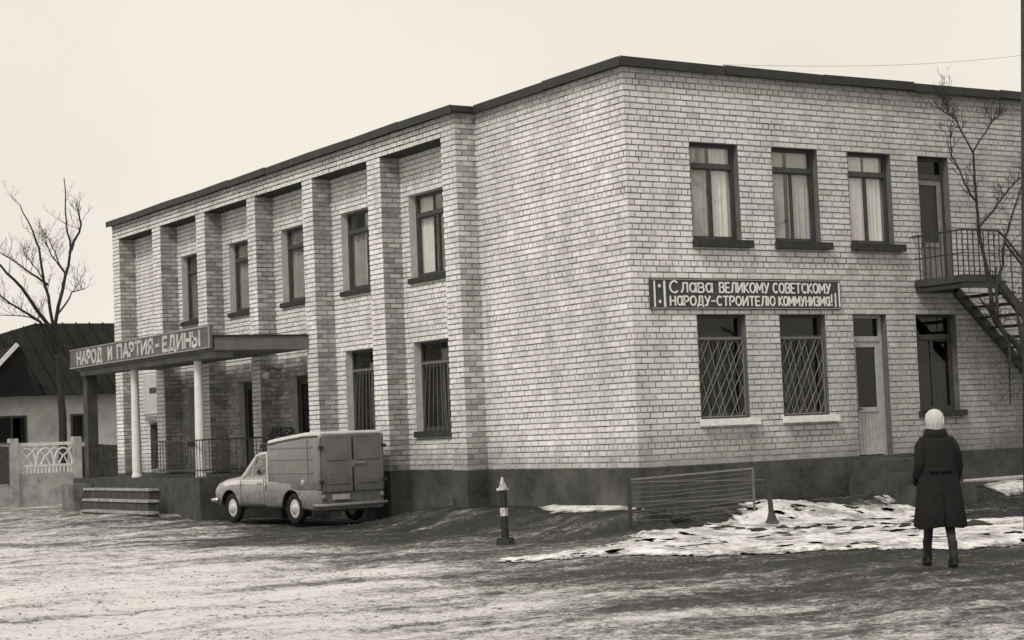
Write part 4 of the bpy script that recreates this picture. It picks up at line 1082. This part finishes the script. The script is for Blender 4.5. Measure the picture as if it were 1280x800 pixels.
# ear-side folds, nape triangle and chin knot of the scarf
for k in range(5):
    a_ = -math.pi / 2 + (k - 2) * .42
    m_.tube([(.098 * math.cos(a_), .01 + .108 * math.sin(a_), 1.60), (.102 * math.cos(a_), .005 + .113 * math.sin(a_), 1.53), (.088 * math.cos(a_), -.0 + .092 * math.sin(a_), 1.485), (.07 * math.cos(a_), .07 * math.sin(a_), 1.475)], [.004, .009, .007, .004], 6)
m_.tube([(-.03, .10, 1.45), (.03, .105, 1.44)], .022, 8)
m_.build('headscarf', mat('white_wool', .58, .95, .1, 25, .1, .6, 90), PW, smooth=True)
for (x, y, h0, hy) in ((-.115, .21, .30, .05), (.085, -.19, .30, -.13)):
    m_ = MB(); m_.tube([(x, y * .86, .27), (x, y * .93, .2), (x, y, .10), (x, y + .0, .05)], [.052, .048, .046, .05], 12)
    m_.loft([[(x + a_ * math.cos(t), y + o_ + b_ * math.sin(t), z) for t in [2 * math.pi * j / 14 for j in range(14)]] for z, a_, b_, o_ in ((.0, .048, .12, .06), (.035, .05, .125, .06), (.075, .045, .10, .045), (.10, .03, .05, .02))])
    m_.build('boot', BOOT, PW, smooth=True)

# ------------------------------------------------------------------ guide post
p0 = at(632, 677)
GP = thing('guide_post', 'short black and white striped post with pointed white cap', 'post', (p0.x, p0.y, float(ground_h(p0.x, p0.y))))
GP.rotation_euler = (R_(-1.5), R_(1), .5)
BP = mat('black_paint', .025, .6, .3, 8, .3)
CHIP = mat('chipped_white_paint', .15, .6, 0, 14, .3, .3, 40, v2=.75)
def sq(z0, z1, a, b): 
    return [[(-a, -a, z0), (a, -a, z0), (a, a, z0), (-a, a, z0)], [(-b, -b, z1), (b, -b, z1), (b, b, z1), (-b, b, z1)]]
for nm_, z0, z1, a, b, m__ in (('post_foot', -.05, .10, .12, .09, BP), ('stripe', .10, .42, .042, .042, BP), ('stripe', .42, .54, .042, .042, CHIP), ('stripe', .54, .80, .042, .042, BP), ('collar', .80, .835, .068, .068, CHIP), ('cap', .835, 1.0, .045, .008, CHIP)):
    m_ = MB(); m_.loft(sq(z0, z1, a, b)); m_.build(nm_, m__, GP, fix=True)

# ------------------------------------------------------------------ wire fence by the street facade
FY = -1.25
A = Vector((-1.12, FY, 0)); B = Vector((1.32, FY, 0)); Cc = Vector((.98, -2.05, 0))
A.z = float(ground_h(A.x, A.y)); B.z = float(ground_h(B.x, B.y)); Cc.z = float(ground_h(Cc.x, Cc.y))
FE = thing('wire_fence', 'low fence panel of thin horizontal wires on iron posts', 'fence', tuple(A))
o_ = A
m_ = MB(); m_.bar((0, 0, -.1), (0, 0, .84 - A.z), .05); m_.build('post', IRON, FE)
m_ = MB(); m_.bar(B - A + Vector((0, 0, -.1)), Vector((B.x - A.x, 0, .90 - A.z)), .03); m_.build('post', GRIL, FE)
m_ = MB(); m_.bar((0.02, 0, .82 - A.z), (B.x - A.x, 0, .885 - A.z), .028, .024); m_.build('top_rail', mat('pale_grille', .22, .6), FE)
for k in range(9):
    z = .76 - .072 * k
    sag = rnd.uniform(.0, .03)
    pts = [(t * (B.x - A.x), 0.012, (z + .05 * t) - A.z - sag * math.sin(math.pi * t) + .008 * math.sin(9 * t + k)) for t in np.linspace(0, 1, 9)]
    m_ = MB(); m_.tube(pts, .006, 5); m_.build('wire', GRIL, FE)
m_ = MB()
for k in range(2):
    z = .78 - .30 * k
    m_.tube([Vector((0, 0, z - A.z)), (Cc - A) * .5 + Vector((0, 0, z - .03 - (Cc - A).z * .5 - A.z)), Vector(((Cc - A).x, (Cc - A).y, z - .06 - A.z))], .006, 5)
m_.build('loose_wire', GRIL, FE)
LP_ = thing('leaning_post', 'thick dark leaning iron post at the end of the wire fence', 'post', tuple(Cc))
m_ = MB(); m_.tube([(0.03, 0, -.1), (.01, 0, .35), (-.06, 0, .84)], [.05, .042, .038], 8); m_.build('post', IRON, LP_)
m_ = MB(); m_.lathe((0.02, 0, -.06), [(.17, 0), (.14, .08), (.08, .17), (.05, .28)], 9); m_.build('footing', CONCD, LP_)
# broken edging stones in the snow
STN = mat('dark_stone', .05, .9, .4, 10, .2, .6, 40)
variants_s = []
for i in range(8):
    bm = bmesh.new(); bmesh.ops.create_icosphere(bm, subdivisions=2, radius=1)
    for v in bm.verts:
        k = .75 + .5 * rnd.random(); v.co = Vector((v.co.x * k, v.co.y * .6 * k, v.co.z * .5 * k))
    me = bpy.data.meshes.new('edging_stone'); bm.to_mesh(me); bm.free(); me.materials.append(STN); variants_s.append(me)
run = [(800,660),(818,661),(828,659),(846,661),(862,660),(872,661),(896,661),(908,660),(926,662),(938,663),(948,664),(978,661),(998,661),(1006,661),(1018,659),(1040,662),(1050,661),(1072,662),(1088,661),(1108,661),(1130,660)]
W_ = 'first second third fourth fifth sixth seventh eighth ninth tenth eleventh twelfth thirteenth fourteenth fifteenth sixteenth seventeenth eighteenth nineteenth twentieth last'.split()
ORD = ['small dark edging stone, %s from the left along the snow band' % w for w in W_[:-1]] + ['small dark edging stone nearest the person along the snow band']
for i, (u, v) in enumerate(run):
    p = at(u, v, .03); s_ = rnd.uniform(.04, .085)
    o = bpy.data.objects.new('edging_stone', variants_s[i % 8]); COL.objects.link(o)
    o.location = (p.x, p.y, float(ground_h(p.x, p.y)) + .05 + s_ * .1); o.scale = (s_ * rnd.uniform(1.2, 2.2), s_, s_); o.rotation_euler = (0, 0, rnd.uniform(-.5, .3))
    tagobj(o, ORD[i], 'stone', 'edging stones in the snow')
cl = at(1217, 657, .05)
for k, (dx, s_) in enumerate(((0, .2),)):
    o = bpy.data.objects.new('earth_clod', variants_s[3]); COL.objects.link(o); o.location = (cl.x + dx, cl.y, float(ground_h(cl.x, cl.y)) + .08); o.scale = (.26, .17, .13); o.rotation_euler = (0, 0, -.4)
    tagobj(o, 'large dark clod of earth in the snow right of the person', 'clod')
# edging curb rail along the snow
m_ = MB(); a_ = at(800, 663, .0); b_ = at(1140, 660, .0); pts = []
for t in np.linspace(0, 1, 30):
    p = a_.lerp(b_, t); pts.append((p.x, p.y, float(ground_h(p.x, p.y)) + .045 + .015 * math.sin(t * 40)))
m_.tube(pts, .018, 5); tagobj(m_.build('edging_rail', IRON), 'thin dark rail half buried along the snow band', 'rail')
# pipe near the wall on the right
m_ = MB(); m_.tube([(6.6, -.55, .42), (9, -.55, .44), (12.5, -.55, .42)], .035, 8); tagobj(m_.build('pipe', LIGHTP), 'pale pipe lying along the wall under the balcony', 'pipe')

# ------------------------------------------------------------------ trees
def branch_tube(mb, pts, r0, r1, n=6):
    k = len(pts); mb.tube(pts, [r0 + (r1 - r0) * i / (k - 1) for i in range(k)], n)
def twigs(mb, pts, r, count, length, depth=2, upb=.5):
    for _ in range(count):
        t = rnd.uniform(.25, 1) * (len(pts) - 1); i = min(int(t), len(pts) - 2); f = t - i
        p = Vector(pts[i]).lerp(Vector(pts[i+1]), f); d = (Vector(pts[i+1]) - Vector(pts[i])).normalized()
        q = Vector((rnd.uniform(-1, 1), rnd.uniform(-1, 1), rnd.uniform(-.3, 1))).normalized()
        d = (d * .5 + q * .8 + Vector((0, 0, upb * .4))).normalized(); L = length * rnd.uniform(.4, 1.1)
        pp = [p]
        for s in range(4):
            d = (d + Vector((rnd.uniform(-.25, .25), rnd.uniform(-.25, .25), rnd.uniform(-.1, .3)))).normalized(); pp.append(pp[-1] + d * L / 4)
        branch_tube(mb, pp, r, r * .35, 4)
        if depth > 1: twigs(mb, pp, r * .6, 3, L * .5, depth - 1, upb)
def smoothpts(pts, jit=.03, sub=3):
    out = []
    for a, b in zip(pts[:-1], pts[1:]):
        for i in range(sub):
            out.append(Vector(a).lerp(Vector(b), i / sub) + Vector((rnd.uniform(-jit, jit), rnd.uniform(-jit, jit), rnd.uniform(-jit, jit) * .5)))
    out.append(Vector(pts[-1])); return out
TY = 34.6
base = atY(80, 600, TY); base.z = 0
T1 = thing('bare_tree', 'bare tree with forked dark trunk behind the pale yard fence', 'tree', (base.x, base.y, 0))
off = -Vector((base.x, base.y, 0))
def q_(u, v, dy=0): return atY(u, v, TY + dy) + off
tm = MB(); tm.tube(smoothpts([Vector((0, 0, -.2)), q_(79, 560), q_(77, 500), q_(74, 460), q_(71, 440)], .02), [.15 - .005 * i for i in range(13)], 10); tm.build('trunk', BARK, T1, smooth=True)
brs = [([(71,441),(68.8,403),(82.5,343),(89,310),(82.5,280),(80,222)], .075, .015, .5), ([(89,312),(102,280),(95,255)], .05, .012, -.5),
       ([(71,441),(66,403),(56,354),(49.5,310),(38.5,285),(25,256)], .065, .015, -.8), ([(71,441),(58,403),(26,359),(0,332),(-20,310)], .08, .02, -1.6),
       ([(71,444),(50,402),(14,380),(-10,362)], .06, .015, -2.2), ([(84,344),(63,318),(57,300)], .03, .01, .8), ([(60,356),(40,342),(16,325),(-6,312)], .04, .01, -1),
       ([(73,392),(91,365),(107,361)], .035, .01, 1.0), ([(60,410),(38,396),(0,394)], .03, .01, -.5), ([(56,352),(40,330),(30,318)], .025, .008, .6), ([(83,345),(72,325),(62,300),(52,288)], .03, .008, 1.2)]
for pxs, r0, r1, dy in brs:
    pts = smoothpts([q_(u, v, dy * i / len(pxs)) for i, (u, v) in enumerate(pxs)], .03)
    bm_ = MB(); branch_tube(bm_, pts, r0, r1, 7); twigs(bm_, pts, .009, 13, .85, 3); bm_.build('branch', BARK, T1)
TY2 = -3.2
b2 = atY(1296, 660, TY2); b2.z = float(ground_h(b2.x, b2.y))
T2 = thing('young_tree', 'bare young tree with thin branches against the street facade at right', 'tree', tuple(b2))
def q2(u, v, dy=0): return atY(u, v, TY2 + dy) - b2
tm = MB(); tm.tube(smoothpts([Vector((0, 0, -.2)), q2(1292, 600), q2(1288, 520), q2(1283, 450)], .015), [.09 - .003 * i for i in range(10)], 8); tm.build('trunk', BARK, T2, smooth=True)
brs = [([(1283,455),(1272,432),(1252,412),(1240,385),(1236,350),(1228,311),(1223,282),(1220,246),(1216.5,188)], .055, .018, .3), ([(1216.5,190),(1194,149),(1172,134)], .016, .006, -.3), ([(1216.5,190),(1239,154),(1250,140)], .015, .006, .3),
       ([(1219,250),(1213,243),(1190,194),(1188,170)], .02, .007, -.3), ([(1224,283),(1243,262),(1262,236),(1275,222)], .022, .008, .4), ([(1246,392),(1246,352),(1253,330),(1255,302),(1261,280),(1272,246),(1280,225)], .03, .01, .3),
       ([(1255,303),(1266,316),(1280,335),(1290,350)], .02, .012, .3), ([(1252,412),(1262,430),(1262,470),(1263,505)], .03, .012, -.2), ([(1224,373),(1234,385),(1248,408)], .012, .04, .2), ([(1283,470),(1276,420),(1270,385),(1240,345)], .04, .012, .4),
       ([(1194,150),(1186,140),(1180,120)], .008, .004, .1)]
for pxs, r0, r1, dy in brs:
    pts = smoothpts([q2(u, v, dy * i / len(pxs)) for i, (u, v) in enumerate(pxs)], .012)
    bm_ = MB(); branch_tube(bm_, pts, r0, r1, 6); twigs(bm_, pts, .006, 22, .40, 3, .2); bm_.build('branch', BARK, T2)

# ------------------------------------------------------------------ utility pole at the right edge
pb = atY(1291, 700, -7.5); pb.z = 0
pt_ = atY(1284, -120, -7.5)
UP = thing('utility_pole', 'tall dark wooden utility pole at the right edge of the view', 'pole', (pb.x, pb.y, 0))
m_ = MB(); m_.tube([Vector((0, 0, -.3)), Vector(((pt_.x - pb.x) * .5, 0, pt_.z * .5)), Vector((pt_.x - pb.x, 0, pt_.z))], [.115, .105, .09], 12); m_.build('shaft', mat('pole_wood', .05, .9, .35, 10, .1, .6, 30), UP, smooth=True)
m_ = MB(); m_.bar(Vector((pt_.x - pb.x - .6, .1, pt_.z - .25)), Vector((pt_.x - pb.x + .6, .1, pt_.z - .25)), .08); m_.build('crossarm', mat('pole_wood', .05), UP)
# wire behind the roof
a_ = atY(905, 81, 6.0); b_ = atY(1400, 52, 6.0)
pts = [a_.lerp(b_, t) - Vector((0, 0, .25 * math.sin(math.pi * t))) for t in np.linspace(0, 1, 16)]
m_ = MB(); m_.tube(pts, .004, 5)
tagobj(m_.build('overhead_wire', GRIL), 'thin overhead wire in the sky above the flat roof', 'wire')
m_ = MB(); m_.tube([(a_.x, a_.y, ZT), (a_.x, a_.y, a_.z)], .02, 6); tagobj(m_.build('wire_stand', IRON), 'thin iron stand on the roof carrying the wire', 'stand')

# ------------------------------------------------------------------ the old house behind the yard
SH = thing('old_house', 'low old house with big dark hipped roof behind the yard at left', 'house', (2.5, 37.5, 0))
def S_(x, y, z): return (x - 2.5, y - 37.5, z)
x0, x1, y0, y1, ze, zr = -6.0, 16.0, 37.0, 44.5, 3.55, 6.2
WALLP = mat('stained_limewash', .34, .9, .5, 1.1, .15, .4, 12, v2=.62)
wins = [(.45, 1.5, 1.9, 2.85), (3.0, 3.9, 1.9, 2.85)]
mb = MB(); PH = lambda u, n, z: S_(u, y0 - n, z)
wall_sheet(mb, PH, x0 + .5, x1 - .5, -.1, ze + .1, wins)
mb.face([S_(x0 + .5, y0, 0), S_(x0 + .5, y1 - .5, 0), S_(x0 + .5, y1 - .5, ze), S_(x0 + .5, y0, ze)]); mb.face([S_(x1 - .5, y0, 0), S_(x1 - .5, y1 - .5, 0), S_(x1 - .5, y1 - .5, ze), S_(x1 - .5, y0, ze)]); mb.face([S_(x0 + .5, y1 - .5, 0), S_(x1 - .5, y1 - .5, 0), S_(x1 - .5, y1 - .5, ze), S_(x0 + .5, y1 - .5, ze)])
mb.build('wall', WALLP, SH)
rfm = mat('old_dark_roof', .014, .85, .4, 1.5, .15, .5, 8)
mb = MB(); zc0 = ze - .05; a_, b_, c_, d_ = S_(x0, y0 - .5, zc0), S_(x1, y0 - .5, zc0), S_(x1, y1, zc0), S_(x0, y1, zc0)
e_, f_ = S_(3.0, 40.6, zr), S_(12.0, 40.6, zr)
mb.face([a_, b_, f_, e_]); mb.face([c_, d_, e_, f_]); mb.face([d_, a_, e_]); mb.face([b_, c_, f_]); mb.face([a_, d_, c_, b_])
rf_ = mb.build('roof', rfm, SH, fix=True)
# standing seams on the roof sheets
for i in range(1, 44):
    x = x0 + (x1 - x0) * i / 44
    if x < 3: t = (x - x0) / (3 - x0)
    elif x > 12: t = (x1 - x) / (x1 - 12)
    else: t = 1
    p = Vector(S_(x, y0 - .5, zc0 + .03)); q = Vector(S_(x, y0 - .5 + (40.6 - y0 + .5) * t, zc0 + (zr - zc0) * t + .03)); rs = MB(); rs.bar(p, q, .03, .04); rs.build('seam', rfm, rf_)
for (a, b, c, d) in wins:
    m_ = MB()
    m_.pbox(PH, a, a + .07, -.1, .02, c, d); m_.pbox(PH, b - .07, b, -.1, .02, c, d); m_.pbox(PH, a + .07, b - .07, -.1, .02, c, c + .07); m_.pbox(PH, a + .07, b - .07, -.1, .02, d - .07, d); m_.pbox(PH, (a + b) / 2 - .025, (a + b) / 2 + .025, -.1, .01, c + .07, d - .07)
    w_ = m_.build('window', DARKWOOD, SH); g = MB(); g.pbox(PH, a + .07, b - .07, -.08, -.076, c + .07, d - .07); g.build('pane', GLASSD, w_)
m_ = MB(); m_.bar(S_(-.6, 36.2, 3.55), S_(1.0, 36.2, 5.2), .08, .13); m_.build('barge_board', WHITEP, SH)
m_ = MB(); m_.loft([[S_(-.7, 36.25, 3.4), S_(1.0, 36.25, 5.16), S_(1.25, 36.25, 4.9), S_(1.5, 36.25, 3.5)], [S_(-.7, 40.0, 3.5), S_(1.0, 40.5, 5.1), S_(1.25, 40.4, 4.9), S_(1.5, 39.4, 3.6)]]); m_.build('dormer_roof', rfm, SH, fix=True)

# ------------------------------------------------------------------ yard fence, pale cast panels
FA = Vector((-2.2, 32.3, 0)); FB = at(97, 627); FB.z = 0
dirf = (FB - FA).normalized(); Lf = (FB - FA).length; nf = Vector((dirf.y, -dirf.x, 0))
YF = thing('yard_fence', 'pale cast fence with arched openwork between brick building and gate', 'fence', tuple(FA), math.atan2(dirf.y, dirf.x))
CF = mat('whitewashed_concrete', .38, .9, .3, 3, .15, .4, 20)
m_ = MB(); m_.box(0, Lf + .0, -.06, .06, -.1, .62); m_.build('base_wall', CF, YF)
g0 = Lf - 2.05
for xx in (Lf, g0): 
    m_ = MB(); m_.box(xx - .13, xx + .13, -.15, .15, -.1, 2.05); m_.build('post', CF, YF, bevel=.015)
m_ = MB(); m_.box(g0 + .14, Lf - .14, -.05, .05, .625, .95); m_.build('panel', CF, YF)
k_ = MB()
for i in range(15):
    x = g0 + .18 + (Lf - g0 - .36) * i / 14; k_.box(x - .03, x + .03, -.035, .035, .95, 1.14)
k_.box(g0 + .14, Lf - .14, -.04, .04, 1.14, 1.22); k_.box(g0 + .14, Lf - .14, -.04, .04, 1.80, 1.9)
CFW = mat('white_openwork', .68, .85, .2, 6, .15)
k_.build('openwork', CFW, YF)
for i in range(3):
    c = g0 + .14 + (Lf - g0 - .28) * (i + .5) / 3; m_ = MB(); hw = (Lf - g0 - .28) / 6
    m_.tube([(c + hw * math.cos(R_(a)), 0, 1.22 + .5 * math.sin(R_(a))) for a in range(0, 181, 20)], .035, 6); m_.tube([(c - hw, 0, 1.75), (c, 0, 1.45), (c + hw, 0, 1.75)], .03, 6); m_.tube([(c - hw * .5, 0, 1.22), (c, 0, 1.5), (c + hw * .5, 0, 1.22)], .03, 6)
    m_.build('arch', CFW, YF)
GT = thing('yard_gate', 'dark solid gate at the left end of the pale fence', 'gate', tuple(FA + dirf * (g0 - 2.4) + Vector((0, 0, .0))), math.atan2(dirf.y, dirf.x))
for i in range(12):
    m_ = MB(); m_.box(.02 + i * .185, .02 + i * .185 + .175, -.09, -.065, .65, 1.83 + rnd.uniform(-.015, .015)); m_.build('board', DARKWOOD, GT)
m_ = MB(); m_.box(0, 2.24, -.064, -.03, .8, .9); m_.box(0, 2.24, -.064, -.03, 1.6, 1.7); m_.box(-.06, 2.3, -.1, -.02, 1.86, 1.92); m_.build('gate_frame', GRIL, GT)
# dark board fence between the post and the porch
DF = thing('board_fence', 'dark board fence between the pale fence post and porch', 'fence', tuple(FB + dirf * .2 + Vector((0, .4, 0))), math.atan2(dirf.y, dirf.x) )
for i in range(16):
    m_ = MB(); m_.box(i * .17, i * .17 + .16, -.012, .012, 0, 1.75 + rnd.uniform(-.04, .04)); m_.build('board', mat('weathered_board', .07, .9, .4, 4, .15), DF)

# ------------------------------------------------------------------ dark evergreen shrub beside the porch
sbp = Vector((-.95, 11.62, 0)); sbp.z = 0
SB2 = thing('shrub', 'dark bushy evergreen shrub between the van and the porch', 'shrub', tuple(sbp))
m_ = MB()
for i in range(5):
    a = i * 1.3; m_.tube([(0, 0, -.05), (.12 * math.cos(a), .12 * math.sin(a), .8), (.25 * math.cos(a), .25 * math.sin(a), 1.5)], [.03, .02, .008], 5)
m_.build('stem', BARK, SB2)
m_ = MB()
for i in range(2600):
    th = rnd.uniform(0, 6.28); zz = rnd.uniform(.35, 1.92); r = .42 * math.sqrt(max(0, 1 - ((zz - 1.15) / .85) ** 2)) * rnd.uniform(.3, 1.12) * (1 + .3 * math.sin(th * 3 + zz * 5))
    c = Vector((r * math.cos(th), r * math.sin(th), zz)); a = Vector((rnd.gauss(0, 1), rnd.gauss(0, 1), rnd.gauss(0, 1))).normalized() * .045; b = a.cross(Vector((rnd.gauss(0, 1), rnd.gauss(0, 1), rnd.gauss(0, 1)))).normalized() * .022
    m_.face([c - a, c + b, c + a, c - b])
o = m_.build('foliage', mat('dark_leaf', .045, .6, .4, 9, .3), SB2)
